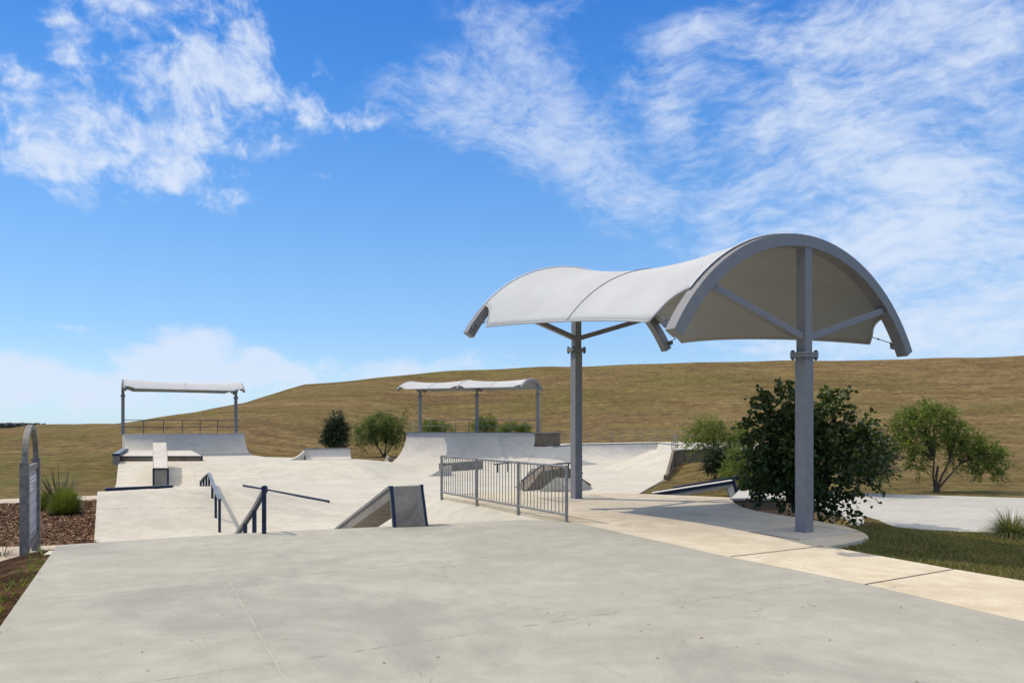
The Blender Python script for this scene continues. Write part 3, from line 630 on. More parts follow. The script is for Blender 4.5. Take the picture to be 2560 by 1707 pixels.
# wall and lower extension right of the tall quarter pipe
e0 = Q3B.copy(); e1 = Q3B + q3d * .75
MB().prism([e0 - n3 * .02 + Vector((0, 0, -1.2)), e1 - n3 * .02 + Vector((0, 0, -1.2)), e1 - n3 * .02 + Vector((0, 0, 1.12)), e0 - n3 * .02 + Vector((0, 0, 1.12))], -n3 * 3.4).build('end_wall', M['wall'], t3)
MB().box(e0.lerp(e1, .5) + Vector((0, 0, 1.17)) - n3 * 1.7, (.95, 3.7, .07), q3d).build('cap', M['block'], t3)
RIM = [Q3B + n3 * .35 + q3d * .0, Vector((2.98, 51.2, 0)), Vector((4.7, 56.5, 0)), Vector((12.6, 61.4, 0)), Vector((12.9, 55., 0)), Vector((10.3, 48.5, 0)), Vector((8.9, 44.4, 0))]
def bowlwalls():
    t = thing('bowl_pocket', 'concrete bowl pocket with curved walls behind the large post', 'bowl', (5, 52, -1.1))
    ZT = .17; pr = profile(ZT + 1.12, 2.4, 12); n = len(RIM)
    nor = []
    for i in range(n):
        d = (RIM[min(i + 1, n - 1)] - RIM[max(i - 1, 0)]).normalized(); q = Vector((d.y, -d.x, 0)); nor.append(q)
    nor[0] = n3.copy(); 
    d0 = (RIM[1] - RIM[0]).normalized()
    segs = []
    # separate strips for the first (camera facing) piece and the pocket walls
    def strip_(pts, ns, L, sub=8):
        P2 = []; N2 = []
        for i in range(len(pts) - 1):
            for j in range(sub): P2.append(pts[i].lerp(pts[i + 1], j / sub)); N2.append(ns[i].lerp(ns[i + 1], j / sub))
        P2.append(pts[-1]); N2.append(ns[-1]); vv = []; k = len(pr)
        for p, q in zip(P2, N2):
            for r_, h_ in pr: vv.append(p + q * (r_ * L / 2.4) + Vector((0, 0, -1.12 + h_)))
        return MB().raw(vv, [(i * k + j, i * k + j + 1, (i + 1) * k + j + 1, (i + 1) * k + j) for i in range(len(P2) - 1) for j in range(k - 1)], True)
    n12_ = Vector(((RIM[2] - RIM[1]).y, -(RIM[2] - RIM[1]).x, 0)).normalized(); mit = (n3 + n12_) / 1.0
    strip_([RIM[0], RIM[1]], [n3, mit], 2.4).build('extension_wall', M['ramp'], t)
    f = lambda a, b: Vector(((b - a).y, -(b - a).x, 0)).normalized()
    n12 = f(RIM[1], RIM[2]); n23 = f(RIM[2], RIM[3]); n34 = f(RIM[3], RIM[4]); n45 = f(RIM[4], RIM[5]); n56 = f(RIM[5], RIM[6])
    strip_(RIM[1:], [mit * (2.4 / 2.6), (n12 + n23).normalized() * 1.15, (n23 + n34).normalized() * 1.3, (n34 + n45).normalized(), (n45 + n56).normalized(), n56], 2.6).build('pocket_wall', M['ramp'], t)
    MB().tube([p + Vector((0, 0, ZT + .01)) for p in RIM[1:5]], .045, 8).build('coping', M['darksteel'], t)
    # decks round the rim
    m = MB(); out = [Q3B + q3d * .8 - n3 * 3., Vector((4.2, 60.5, 0)), Vector((13, 66, 0)), Vector((21, 66, 0)), Vector((21, 44., 0)), Vector((10.5, 43.9, 0)), Vector((9.5, 42.2, 0)), Vector((8.7, 43.9, 0))]
    poly = [RIM[1], RIM[2], RIM[3], RIM[4], RIM[5], RIM[6]]
    ring = [RIM[0] - n3 * .05] + poly; top = [(p.x, p.y) for p in ring] + [(p.x, p.y) for p in out[::-1]]
    o = sheet('rim_deck', top, lambda p: np.zeros(len(p)) + ZT, M['ramp'], 1.5, skirt=1.3); o.parent = t; o.matrix_parent_inverse = Matrix.Translation(-t.location)
    return t
bowlwalls()
# right bank rising to the rim, with kerb on the lawn side
def bank():
    t = thing('bank_ramp', 'bright concrete bank rising beside the dark retaining wall', 'ramp', (7.5, 35, -1))
    Lf = [G(1500, 1196, -.93), G(1537, 1187.5, -.90), P(1566, 1179, 38.5), P(1595, 1166, 40.), P(1616, 1145, 41.8), P(1635, 1123, 43.6)]
    Rt = [G(1590, 1233, -.93), G(1640, 1209, -.92), Vector((7.45, 34.7, -.9)), P(1668.5, 1172, 37.), P(1675, 1149, 39.5), P(1681, 1125.6, 42.)]
    n = 12; vv = []
    for a, b_ in zip(Lf, Rt):
        for k in range(n + 1): vv.append(a.lerp(b_, k / n))
    # refine along the slope with a Catmull-Rom pass
    rows = len(Lf); fine = []
    for k in range(n + 1):
        col = [vv[i * (n + 1) + k] for i in range(rows)]; cc = []
        for i in range(rows - 1):
            p0 = col[max(i - 1, 0)]; p1 = col[i]; p2 = col[i + 1]; p3 = col[min(i + 2, rows - 1)]
            for j in range(6):
                s = j / 6; cc.append(.5 * ((2 * p1) + (p2 - p0) * s + (2 * p0 - 5 * p1 + 4 * p2 - p3) * s * s + (-p0 + 3 * p1 - 3 * p2 + p3) * s ** 3))
        cc.append(col[-1]); fine.append(cc)
    m = len(fine[0]); v2 = [fine[k][i] for i in range(m) for k in range(n + 1)]
    mb = MB().raw(v2, [(i * (n + 1) + k, i * (n + 1) + k + 1, (i + 1) * (n + 1) + k + 1, (i + 1) * (n + 1) + k) for i in range(m - 1) for k in range(n)], True)
    # side faces down to the ground
    for k in (0, n):
        s = fine[k]; q = [Vector((p.x - (2.4 * max(0, p.z + 1) if k == 0 else 0), p.y + (1.6 * max(0, p.z + 1) if k == 0 else 0), -1.08 if k == 0 else -1.6)) for p in s]; mb.raw(s + q, [(i, i + 1, m + i + 1, m + i) for i in range(m - 1)])
    mb.build('bank_face', M['bowl'], t)
    s = fine[n]; mb = MB()
    pts = [p + Vector((.05, 0, -.03)) for p in s]
    mb.raw([p + d for p in pts for d in (Vector((-.08, 0, .035)), Vector((.06, -.02, .03)), Vector((.07, -.02, -.7)), Vector((-.08, 0, -.7)))],
           [(i * 4 + j, i * 4 + (j + 1) % 4, i * 4 + 4 + (j + 1) % 4, i * 4 + 4 + j) for i in range(m - 1) for j in range(4)])
    mb.build('edge_kerb', M['wall'], t)
bank()
# retaining wall of the rim deck
w0, w1, w2 = Vector((9.56, 41.9, 0)), Vector((10.45, 43.5, 0)), Vector((21, 43.6, 0))
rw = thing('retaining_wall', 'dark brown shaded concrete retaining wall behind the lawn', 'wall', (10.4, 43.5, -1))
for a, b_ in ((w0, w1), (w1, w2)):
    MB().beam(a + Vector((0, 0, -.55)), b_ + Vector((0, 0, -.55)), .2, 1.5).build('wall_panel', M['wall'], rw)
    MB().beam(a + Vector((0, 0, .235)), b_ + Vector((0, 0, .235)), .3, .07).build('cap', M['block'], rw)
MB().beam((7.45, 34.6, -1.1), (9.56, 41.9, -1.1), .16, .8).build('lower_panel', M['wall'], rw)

# small wedge ramp on the tier
WA, WB = Vector((-11.15, 38.4, 0)), Vector((-8.95, 39.4, 0)); wn = Vector((.33, -.94, 0)).normalized()
t = ramp('wedge_ramp', 'low concrete wedge ramp with a blue corner in front of the dark evergreen', WA, WB, wn, -.10, .47, .62, .5)
MB().box(WA + Vector((0, 0, .47)).lerp(Vector((0, 0, .47)), 1) + (WB - WA) / 2, ((WB - WA).length, .06, .05), (WB - WA)).build('coping', M['block'], t)
MB().beam(WA + wn * .6 + Vector((-.03, 0, -.12)), WA + wn * .02 + Vector((-.03, 0, -.12)), .05, .02).build('lower_edge', M['blue'], t)
MB().beam(WA + wn * .6 + Vector((-.05, -.02, -.2)), WA + wn * .35 + Vector((-.05, -.02, .5)), .05, .05).build('corner_edge', M['blue'], t)
pr = profile(.57, 1.1, 8); dl = -(WB - WA).normalized(); mm = MB()
a = [WA + dl * (1.1 - .0) * 0 + dl * r_ + Vector((0, 0, -.12 + h_)) for r_, h_ in pr] + [WA + Vector((0, 0, -.3))]
mm.prism([q + wn * .5 for q in a], -wn * .9); mm.build('side_wing', M['ramp'], t)

# manual pad on the tier, with the side ledge on its left
def padz(x, y): return zc1(x, y)
pa, pb = P(299, 1151, 36.4), P(506, 1151, 36.5); pz0 = -.1
pd = Vector((-.46, .888, 0)); pl = 11.0
pc = Vector((pb.x, pb.y, 0)); pa_ = Vector((pa.x, pa.y, 0))
t = thing('manual_pad', 'low wide concrete manual pad with a blue front edge before the left quarter pipe', 'pad', (pa.x, pa.y, pz0))
zt = .15
MB().hexa([Vector((q.x, q.y, -.3)) for q in (pa_, pc, pc + pd * pl, pa_ + pd * (pl - 1))], [Vector((q.x, q.y, zt)) for q in (pa_, pc, pc + pd * pl, pa_ + pd * (pl - 1))]).build('slab', M['ramp'], t)
MB().box((pa_ + pc) / 2 + Vector((0, -.012, (zt - .12) / 2 - .03)), ((pc - pa_).length, .03, zt + .12), pc - pa_).build('front_face', M['wall'], t)
MB().beam(pa_ + Vector((0, -.02, zt - .01)), pc + Vector((.02, -.02, zt - .01)), .06, .05).build('front_edge', M['blue'], t)
MB().box(pc + Vector((-.02, -.02, .0)), (.07, .06, .3), (1, 0, 0)).build('corner_edge', M['blue'], t)
t = thing('side_ledge', 'narrow blue topped concrete ledge left of the manual pad', 'ledge', (-20.3, 35.6, -.1))
a = P(290, 1150, 35.8); b_ = P(312, 1120, 43.5); dd = Vector((b_.x - a.x, b_.y - a.y, 0)); a = Vector((a.x, a.y, 0)); b_ = a + dd
MB().beam(a + Vector((0, 0, -.02)), b_ + Vector((0, 0, -.02)), .30, .50).build('body', M['block'], t)
MB().beam(a + Vector((.02, -.03, .25)) , b_ + Vector((.02, .03, .25)), .34, .09).build('top_edge', M['blue'], t)
MB().beam(a + Vector((-.02, .02, .305)), b_ + Vector((-.02, -.02, .305)), .27, .012).build('worn_top', M['bluetop'], t)

# tall sloping ledge block
t = thing('sloped_ledge', 'tall sloping concrete ledge block with blue end frame on the left floor', 'ledge', P(402, 1213, 31))
nl, nr = P(384.5, 1170, 31), P(421, 1170, 31); fl_, fr = P(382, 1105, 35.2), P(416.5, 1105, 35.2)
dn = lambda q, z: Vector((q.x, q.y, z))
MB().hexa([dn(nl, -1), dn(nr, -1), dn(fr, -.6), dn(fl_, -.6)], [nl, nr, fr, fl_]).build('body', M['ramp'], t, .05)
MB().raw([dn(nl, -1) + Vector((0, -.02, 0)), dn(nr, -1) + Vector((0, -.02, 0)), nr + Vector((0, -.02, -.03)), nl + Vector((0, -.02, -.03))], [(0, 1, 2, 3)]).build('end_face', M['block'], t)
MB().beam(nl + Vector((-.01, -.03, -.02)), nr + Vector((.01, -.03, -.02)), .05, .06).build('end_edge', M['blue'], t)
for q in (nl, nr): MB().box(Vector((q.x, q.y - .03, (q.z - .95) / 2)), (.06, .05, q.z + .93)).build('end_edge', M['blue'], t)
# blue steel kerb on the crest of the roller
t = thing('grind_curb', 'dark blue steel kerb lying along the crest of the low roller at left', 'curb', P(262, 1229, 19.55))
a, b_ = P(263, 1228, 19.6), P(432, 1221, 20.85); za, zb_ = zc1(a.x, a.y), zc1(b_.x, b_.y)
a.z = za + .035; b_.z = zb_ + .035
MB().beam(a, b_, .10, .1).build('bar', M['blue'], t); MB().beam(a + Vector((0, .0, .054)), b_ + Vector((0, .0, .054)), .085, .008).build('worn_top', M['bluetop'], t)
MB().beam(b_ + Vector((0, 0, 0)), b_ + Vector((.16, -.3, -.03)), .03, .05).build('end_edge', M['block'], t)
# long bar across the floor
t = thing('floor_bar', 'long thin blue grind bar crossing the pale floor behind the near handrail', 'grind bar', G(605, 1213, -.9))
a, b_ = G(608, 1213, -.86), G(822, 1264, -.86); mb = MB()
a.z = zc1(a.x, a.y) + .03; b_.z = zc1(b_.x, b_.y) + .03; mb.beam(a, b_, .06, .10)
mb.build('bar', M['blue'], t)

# ------------------------------------------------------------------ rails
def flatrail(name, label, tops, bases, w, h, pw, mat=None, group=None):
    t = thing(name, label, 'grind rail', bases[0], group)
    m = MB()
    for a, b_ in zip(tops[:-1], tops[1:]): m.beam(a, b_, w, h)
    m.build('rail', mat or M['bluetop'], t)
    m = MB()
    for a, b_ in zip(tops[:-1], tops[1:]): m.beam(a - Vector((0, 0, h * .55)), b_ - Vector((0, 0, h * .55)), w * .9, h * .5)
    m.build('underside', M['blue'], t)
    return t
pp = [(549, 1247, 17.6), (539.5, 1226, 18.8), (531, 1204, 20.1), (523, 1183, 21.3), (516, 1188.5, 21.9), (509, 1195.5, 22.5), (502, 1203.5, 23.1)]
tops = [P(*q) for q in pp]
t = flatrail('down_rail', 'blue kinked grind rail on seven short posts over the roller', tops, tops, .085, .04, .06)
for q in tops:
    zb = zc1(q.x, q.y); MB().box(Vector((q.x, q.y, (q.z + zb) / 2 - .05)), (.05, .05, q.z - zb - .02 + .06)).build('post', M['blue'], t)
# near handrail over the deck edge
a0 = P(664, 1219, 11.52); a1 = P(636, 1270, 12.15); a2 = P(613, 1304, 12.75); a3 = P(592, 1334, 13.35); a3b = a3 + (a3 - a2) * 1.2
t = thing('hand_rail', 'near blue handrail with round cap descending into the bowl from the deck edge', 'grind rail', (a0.x, a0.y, 0))
MB().tube([a0, a1, a2, a3, a3b], .042, 12).build('rail', M['bluetop'], t)
MB().tube([a0 + Vector((.01, 0, -.033)), a1 + Vector((.01, 0, -.033)), a2 + Vector((.01, 0, -.033)), a3 + Vector((.01, 0, -.033))], .033, 10).build('underside', M['blue'], t)
m = MB(); m.box(Vector((a0.x - .01, a0.y - .04, a0.z / 2)), (.062, .062, a0.z)); m.build('post', M['blue'], t, .012)
m = MB(); y_ = a0.y - .04; ring = [Vector((a0.x - .01 + .04 * math.cos(k * math.pi / 10), y_ - .035, a0.z + .04 * math.sin(k * math.pi / 10))) for k in range(20)]; m.prism(ring, (0, .075, 0)); m.build('end_cap', M['blue'], t)
for q in (a1, a2): zb = zc1(q.x, q.y); MB().box(Vector((q.x, q.y, (q.z + zb) / 2 - .03)), (.062, .062, q.z - zb)).build('post', M['blue'], t, .01)

# folded concrete ledge at the deck edge
def folded(label, FL, FR, TL, TR, arm_dir, arm_len, drop, th, legth, top_mat, leg_mat, frame_w):
    """leg: quad FL,FR (feet) TL,TR (tops), facing the camera; arm leaves the top along arm_dir"""
    t = thing('folded_ledge', label, 'ledge', (FL.x, FL.y, FL.z)); D = Vector(arm_dir).normalized()
    B = D * legth
    MB().hexa([FL, FR, FR + B, FL + B], [TL, TR, TR + B, TL + B]).build('leg', leg_mat, t, .012)
    S = D * arm_len + Vector((0, 0, -drop)); dn = Vector((0, 0, -th)); e = D * .02
    MB().hexa([TL + dn + e, TR + dn + e, TR + dn + S, TL + dn + S], [TL + e + Vector((0, 0, .002)), TR + e + Vector((0, 0, .002)), TR + S, TL + S]).build('arm', top_mat, t, .012)
    fx = (TR - TL).normalized(); up = Vector((0, 0, .012)); o = -D * .012
    for q0, q1, k in ((FL, TL, 1), (FR, TR, -1)):
        MB().hexa([q0 + o, q0 + fx * k * frame_w + o, q0 + fx * k * frame_w + D * .03, q0 + D * .03 - fx * k * .008], [q1 + o + up, q1 + fx * k * frame_w + o + up, q1 + fx * k * frame_w + D * .03 + up, q1 + D * .03 - fx * k * .008 + up]).build('leg_edge', M['blue'], t)
        s = q1 - fx * k * .006; MB().beam(s + Vector((0, 0, -.012)) + D * .03, s + S * 1. + Vector((0, 0, -.012)), .035, .05).build('arm_edge', M['bluetop'], t)
    return t
FLc, FRc = G(984.5, 1318), G(1070.5, 1315); TLc, TRc = P(976, 1216, 12.38), P(1057, 1212.5, 12.5)
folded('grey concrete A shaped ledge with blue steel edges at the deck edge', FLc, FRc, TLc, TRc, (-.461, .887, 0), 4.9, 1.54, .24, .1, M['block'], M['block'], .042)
# second folded ledge on the lawn at right, with pipe rail behind
FL2 = P(1822, 1240, 26.6); FR2 = P(1838, 1240, 26.9); 
TL2, TR2 = P(1812, 1201, 26.8), P(1836, 1198, 26.9)
t = thing('folded_ledge', 'long low white topped ledge with blue frame behind the tan path', 'ledge', (6.5, 26, -1))
a_t, b_t = P(1630, 1233, 25.0), P(1833, 1201, 26.6); wv = Vector((.12, .62, 0))
MB().hexa([a_t + Vector((0, 0, -.3)), b_t + Vector((0, 0, -.22)), b_t + wv + Vector((0, 0, -.22)), a_t + wv + Vector((0, 0, -.3))], [a_t, b_t, b_t + wv, a_t + wv]).build('arm', M['bowl'], t, .01)
for off in (Vector((0, 0, 0)), wv): MB().beam(a_t + off + Vector((0, -.02, -.05)), b_t + off + Vector((0, -.02, -.05)), .06, .11).build('arm_edge', M['blue'], t)
bt = b_t.copy(); ft = P(1846, 1243, 26.4)
MB().hexa([ft + Vector((-.28, 0, -.1)), ft + Vector((0, 0, -.1)), ft + wv + Vector((0, 0, -.1)), ft + wv + Vector((-.28, 0, -.1))], [bt + Vector((-.3, 0, -.08)), bt + Vector((0, 0, -.02)), bt + wv + Vector((0, 0, -.02)), bt + wv + Vector((-.3, 0, -.08))]).build('leg', M['ramp'], t)
MB().beam(bt + Vector((0, -.03, 0)), ft + Vector((0, -.03, -.1)), .06, .09).build('leg_edge', M['blue'], t)
t = thing('corner_rail', 'blue bent flat rail standing behind the white topped ledge', 'grind rail', (8, 27.6, -1))
a_, b_, c_ = P(1683, 1221, 27.6), P(1844, 1194, 28.4), P(1844, 1238, 28.4)
MB().beam(a_, b_ + Vector((.04, 0, 0)), .1, .13).build('rail', M['blue'], t)
MB().beam(b_ + Vector((0, 0, .065)), Vector((c_.x, c_.y, -1.2)), .12, .11).build('post', M['blue'], t)
# scribbled tag on that post
m = MB(); q0 = P(1841.6, 1205, 28.33); rr = random.Random(4)
for s0 in range(3):
    c0 = q0 + Vector((0, 0, -.16 * s0)); m.tube([c0 + Vector((.035 * math.cos(k * .8 + s0), 0, -.05 + .06 * math.sin(k * .8 + s0) - .004 * k)) for k in range(8)], .006, 4)
m.build('scribble', M['ink'], t)

# ------------------------------------------------------------------ fence on the near bank
def picket_fence():
    a = Vector((.985, 12.87, 0)); b = Vector((-1.7, 17.2, 0)); d = (b - a); n = d.normalized()
    t = thing('picket_fence', 'galvanised steel fence of thin vertical bars along the bowl edge', 'fence', a)
    for k, s in enumerate((0, .32, .655, 1)):
        q = a + d * s; MB().tube([q + Vector((0, 0, -.05)), q + Vector((0, 0, 1.02))], .032, 10).build('post', M['galv'], t)
    MB().tube([a + Vector((0, 0, 1.0)), b + Vector((0, 0, 1.0))], .025, 8).build('top_rail', M['galv'], t)
    MB().tube([a + Vector((0, 0, .13)), b + Vector((0, 0, .13))], .024, 8).build('bottom_rail', M['galv'], t)
    L = d.length; k = 1
    while k * .118 < L - .03:
        if min(abs(k * .118 - L * s) for s in (0, .32, .655, 1)) > .035:
            q = a + n * (k * .118); MB().tube([q + Vector((0, 0, .13)), q + Vector((0, 0, 1.0))], .0095, 6).build('picket', M['galv'], t)
        k += 1
picket_fence()
def railing(label, pts, hts, posts, r=.024, mat=None, group='pipe railings round the far ramps'):
    """pts polyline of feet; hts = rail heights above; posts = fractions by metres"""
    t = thing('pipe_railing', label, 'railing', pts[0], group); mat = mat or M['rail']
    for h in hts: MB().tube([p + Vector((0, 0, h)) for p in pts], r, 6).build('rail', mat, t)
    for q in posts: MB().tube([q, q + Vector((0, 0, hts[0]))], r, 6).build('post', mat, t)
    return t
f0, f1 = Q2A - n2 * 1.7, Q2B - n2 * 1.7
f0 = f0 + Vector((0, 0, 1.13)); f1 = f1 + Vector((0, 0, 1.13))
railing('dark pipe railing between the posts of the left canopy', [f0, f1], (.95, .48), [f0.lerp(f1, s) for s in (.165, .33, .49, .645, .80)], .026, M['darksteel'])
g0 = Q3A - n3 * .25 - q3d * .1 + Vector((0, 0, 1.16)); 
gl = P(1027, 1062, 58.); gl = Vector((gl.x, gl.y, 1.16)); gr = P(1353, 1062, 54.3); gr = Vector((gr.x, gr.y, 1.16))
railing('thin grey railing on the platform of the tall quarter pipe', [gl, gr], (1.02, .5), [gl.lerp(gr, s) for s in (0, .035, .07, .16, .26, .36, .46, .565, .67, .78, .89, 1)], .024)
h0 = Vector((2.55, 52.6, .17)); h1 = Vector((4.2, 58., .17)); h2 = Vector((12.9, 63.6, .17)); h3 = Vector((15.6, 63.0, .17))
ps = [h0, h0.lerp(h1, .28), h0.lerp(h1, .52), h0.lerp(h1, .76), h1] + [h1.lerp(h2, s) for s in (.13, .25, .37, .49, .61, .73, .84, .95)] + [h2, h3]
railing('long thin grey railing behind the bowl pocket', [h0, h1, h2, h3], (1.0, .5), ps, .022)
k0, k1, k2 = P(1679.5, 1124, 43.0), P(1694, 1118, 46.5), P(1730, 1118, 47.); 
for q in (k0, k1, k2): q.z = .2
railing('short pipe railing at the top of the bright bank', [k0, k1, k2], (.9, .45), [k0, k0.lerp(k1, .33), k0.lerp(k1, .66), k1, k2], .024)

# ------------------------------------------------------------------ obstacles seen through the fence
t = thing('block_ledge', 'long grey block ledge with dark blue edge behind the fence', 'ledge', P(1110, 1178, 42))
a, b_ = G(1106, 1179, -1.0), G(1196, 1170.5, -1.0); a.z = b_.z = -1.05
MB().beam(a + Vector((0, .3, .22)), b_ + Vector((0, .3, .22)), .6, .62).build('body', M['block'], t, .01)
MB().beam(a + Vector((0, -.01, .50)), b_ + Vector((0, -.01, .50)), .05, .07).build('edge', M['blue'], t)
t = thing('kicker_ramp', 'small curved kicker ramp left of the block ledge behind the fence', 'ramp', G(1100, 1190, -.95))
a = G(1104, 1191, -.95); pr = profile(.5, 1.1, 10); poly = [a + Vector((-r_ * 1., 0, -.02 + h_)) for r_, h_ in pr] + [a + Vector((.1, 0, .48)), a + Vector((.1, 0, -.1)), a + Vector((-1.3, 0, -.1))]
mb = MB(); mb.prism(poly, (.3, 1.6, 0)); mb.build('body', M['ramp'], t)
t = flatrail('flat_rail', 'low flat grind rail on three blue posts seen through the fence', [P(1237, 1160, 40.5), P(1300, 1153.5, 42.8)], [P(1237, 1160, 40.5)], .07, .05, .06, M['darksteel'])
for px, yt, yb, Y in ((1244, 1160, 1181, 40.8), (1270, 1157, 1178, 41.7), (1295.5, 1154.5, 1175, 42.6)):
    q = P(px, yt, Y); MB().box(Vector((q.x, q.y, (q.z - 1.0) / 2)), (.1, .06, q.z + 1.)).build('post', M['blue'], t)
# fun box: dark sided box with a rail along its top and a low pyramid in front
t = thing('fun_box', 'dark sided concrete fun box behind the fence beside the large post', 'ramp', G(1308, 1228, -.9))
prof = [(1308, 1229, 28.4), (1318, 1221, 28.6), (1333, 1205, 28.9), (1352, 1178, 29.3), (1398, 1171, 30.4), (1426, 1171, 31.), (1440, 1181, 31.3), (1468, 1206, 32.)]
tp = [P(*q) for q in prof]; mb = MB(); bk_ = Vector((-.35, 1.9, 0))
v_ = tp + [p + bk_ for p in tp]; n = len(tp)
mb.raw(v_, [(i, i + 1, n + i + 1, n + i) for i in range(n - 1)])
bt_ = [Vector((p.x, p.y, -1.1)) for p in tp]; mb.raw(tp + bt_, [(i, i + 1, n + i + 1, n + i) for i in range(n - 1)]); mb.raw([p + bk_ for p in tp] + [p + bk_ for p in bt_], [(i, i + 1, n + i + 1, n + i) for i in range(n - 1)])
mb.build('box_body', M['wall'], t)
pyr = [G(1318, 1230, -.93), G(1500, 1224, -.93)]
apexl, apexr = P(1388, 1193, 28.2), P(1452, 1197, 28.8); base = [G(1345, 1230, -.93), G(1432, 1231, -.93), P(1485, 1213, 29.8), P(1385, 1212, 29.6)]
for q in base: q.z = -.93
t = thing('low_pyramid', 'low pale pyramid ramp in front of the dark fun box', 'ramp', base[0])
MB().raw(base + [apexl, apexr], [(0, 1, 5, 4), (1, 2, 5), (2, 3, 4, 5), (3, 0, 4)]).build('body', M['bowl'], t)
pp = [(1304, 1201, 28.4), (1352, 1164, 29.4), (1398, 1158, 30.4), (1426, 1157, 31.), (1456, 1182, 31.7)]; tops = [P(*q) for q in pp]
t = flatrail('kinked_rail', 'kinked grind rail with blue posts along the top of the fun box', tops, tops, .05, .05, .05, M['darksteel'])
for px, yt, Y, yb in ((1309, 1198, 28.5, 1229), (1335, 1178, 29, 1196), (1359, 1164, 29.5, 1178), (1380, 1161, 30, 1174), (1402, 1158, 30.5, 1171), (1421, 1159, 30.9, 1172)):
    MB().box((P(px, yt, Y) + P(px, yb, Y)) / 2, (.06, .05, (yb - yt) * Y / F)).build('post', M['blue'], t)
t = thing('end_wedge', 'small dark ended wedge on the floor right of the large post', 'ramp', G(1457, 1220, -.9))
w_ = [G(1452, 1219, -.93), G(1480, 1212, -.93), P(1461, 1199, 29.8), P(1448, 1204, 30.3)]
MB().raw([w_[0], w_[1], w_[2], w_[3], w_[0] + Vector((-.3, 1.5, 0)), w_[1] + Vector((-.3, 1.5, 0)), w_[2] + Vector((-.4, .8, 0))], [(0, 1, 2, 3), (1, 5, 6, 2), (3, 2, 6), (0, 3, 4)]).build('body', M['block'], t)

# pit wall behind the big bush
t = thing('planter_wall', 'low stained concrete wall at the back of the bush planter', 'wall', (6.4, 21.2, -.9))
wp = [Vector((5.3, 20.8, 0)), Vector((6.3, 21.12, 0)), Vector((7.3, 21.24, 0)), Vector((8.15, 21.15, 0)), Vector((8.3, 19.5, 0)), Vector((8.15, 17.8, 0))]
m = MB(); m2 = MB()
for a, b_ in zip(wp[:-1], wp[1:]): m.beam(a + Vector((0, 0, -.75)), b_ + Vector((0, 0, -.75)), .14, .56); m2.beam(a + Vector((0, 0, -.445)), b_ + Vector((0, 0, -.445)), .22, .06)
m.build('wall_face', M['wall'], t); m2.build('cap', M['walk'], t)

# ------------------------------------------------------------------ park sign
def sign():
    a = P(61.5, 1400, 13.4); b = P(90, 1390, 15.2); za, zb = -1.05, -1.15
    a.z = 0; b.z = 0; d = (b - a).normalized(); s = Vector((d.y, -d.x, 0))
    t = thing('park_sign', 'tall weathered steel notice sign with arched top beside the mulch bed', 'sign', (a.x, a.y, za))
    for q, z0, w in ((a, za, .15), (b, zb, .15)): MB().box(Vector((q.x, q.y, (z0 + 1.045) / 2)), (w, .15, 1.045 - z0), d).build('post', M['signsteel'], t, .006)
    c = (a + b) / 2; hw = (b - a).length / 2 - .0; n = 24; vv = []
    for k in range(n + 1):
        th = math.pi * k / n; o = c + d * (-math.cos(th) * hw) + Vector((0, 0, 1.0 + .755 * math.sin(th) ** .9)); i_ = c + d * (-math.cos(th) * (hw - .08)) + Vector((0, 0, 1.0 + .665 * math.sin(th) ** .9))
        vv += [o + s * .05, o - s * .05, i_ - s * .05, i_ + s * .05]
    MB().raw(vv, [(k * 4 + j, k * 4 + (j + 1) % 4, k * 4 + 4 + (j + 1) % 4, k * 4 + 4 + j) for k in range(n) for j in range(4)]).build('arch', M['signsteel'], t, .006)
    for z in (.90, -.62): MB().beam(a + Vector((0, 0, z)), b + Vector((0, 0, z)), .09, .1).build('cross_bar', M['signsteel'], t)
    x0, x1 = a + d * .12, b - d * .12
    MB().beam(x0 + Vector((0, 0, .14)), x1 + Vector((0, 0, .14)), .03, 1.38).build('panel_frame', M['galv'], t)
    pn = MB().beam(x0 + d * .05 + s * .02 + Vector((0, 0, .14)), x1 - d * .05 + s * .02 + Vector((0, 0, .14)), .012, 1.28).build('panel', M['panel'], t)
    m = MB(); rr = random.Random(2); L = (x1 - x0).length - .2; f = s * .032; z = .70
    for k in range(4): m.beam(x0 + d * .12 + f + Vector((0, 0, z)), x0 + d * (.12 + L * rr.uniform(.5, .9)) + f + Vector((0, 0, z)), .004, .045); z -= .075
    z -= .05
    while z > -.44:
        m.beam(x0 + d * .12 + f + Vector((0, 0, z)), x0 + d * (.12 + L * rr.uniform(.55, 1.)) + f + Vector((0, 0, z)), .004, .018); z -= .04 if rr.random() > .2 else .07
    m.build('lettering', M['ink'], pn) if False else m.build('lettering', M['ink'], t)
sign()

# ------------------------------------------------------------------ vegetation
def leaves(rng, base, dirs, size, shape, droop=.0, spread=.6):
    """one leaf per base point; shape 'heart', 'long', 'oval'"""
    n = len(base); d = dirs + rng.normal(0, spread, (n, 3)); d[:, 2] -= droop; d /= np.linalg.norm(d, axis=1)[:, None]
    r = rng.normal(0, 1, (n, 3)); w = np.cross(d, r); w /= np.linalg.norm(w, axis=1)[:, None] + 1e-9; nn = np.cross(d, w)
    s = (size * rng.uniform(.65, 1.25, n))[:, None]
    if shape == 'heart': ks = [(0.0, 0., 0.), (.1, .38, .06), (.55, .42, .08), (1.0, 0., -.05), (.55, -.42, .08), (.1, -.38, .06)]
    elif shape == 'oval': ks = [(0., 0., 0.), (.45, .22, .05), (1., 0., 0.), (.45, -.22, .05)]
    else: ks = [(0., 0., 0.), (.4, .13, .02), (1., 0., -.12), (.4, -.13, .02)]
    V = np.stack([base + s * (d * a + w * b + nn * c) for a, b, c in ks], 1); k = len(ks)
    return V.reshape(-1, 3), np.arange(n * k).reshape(n, k)
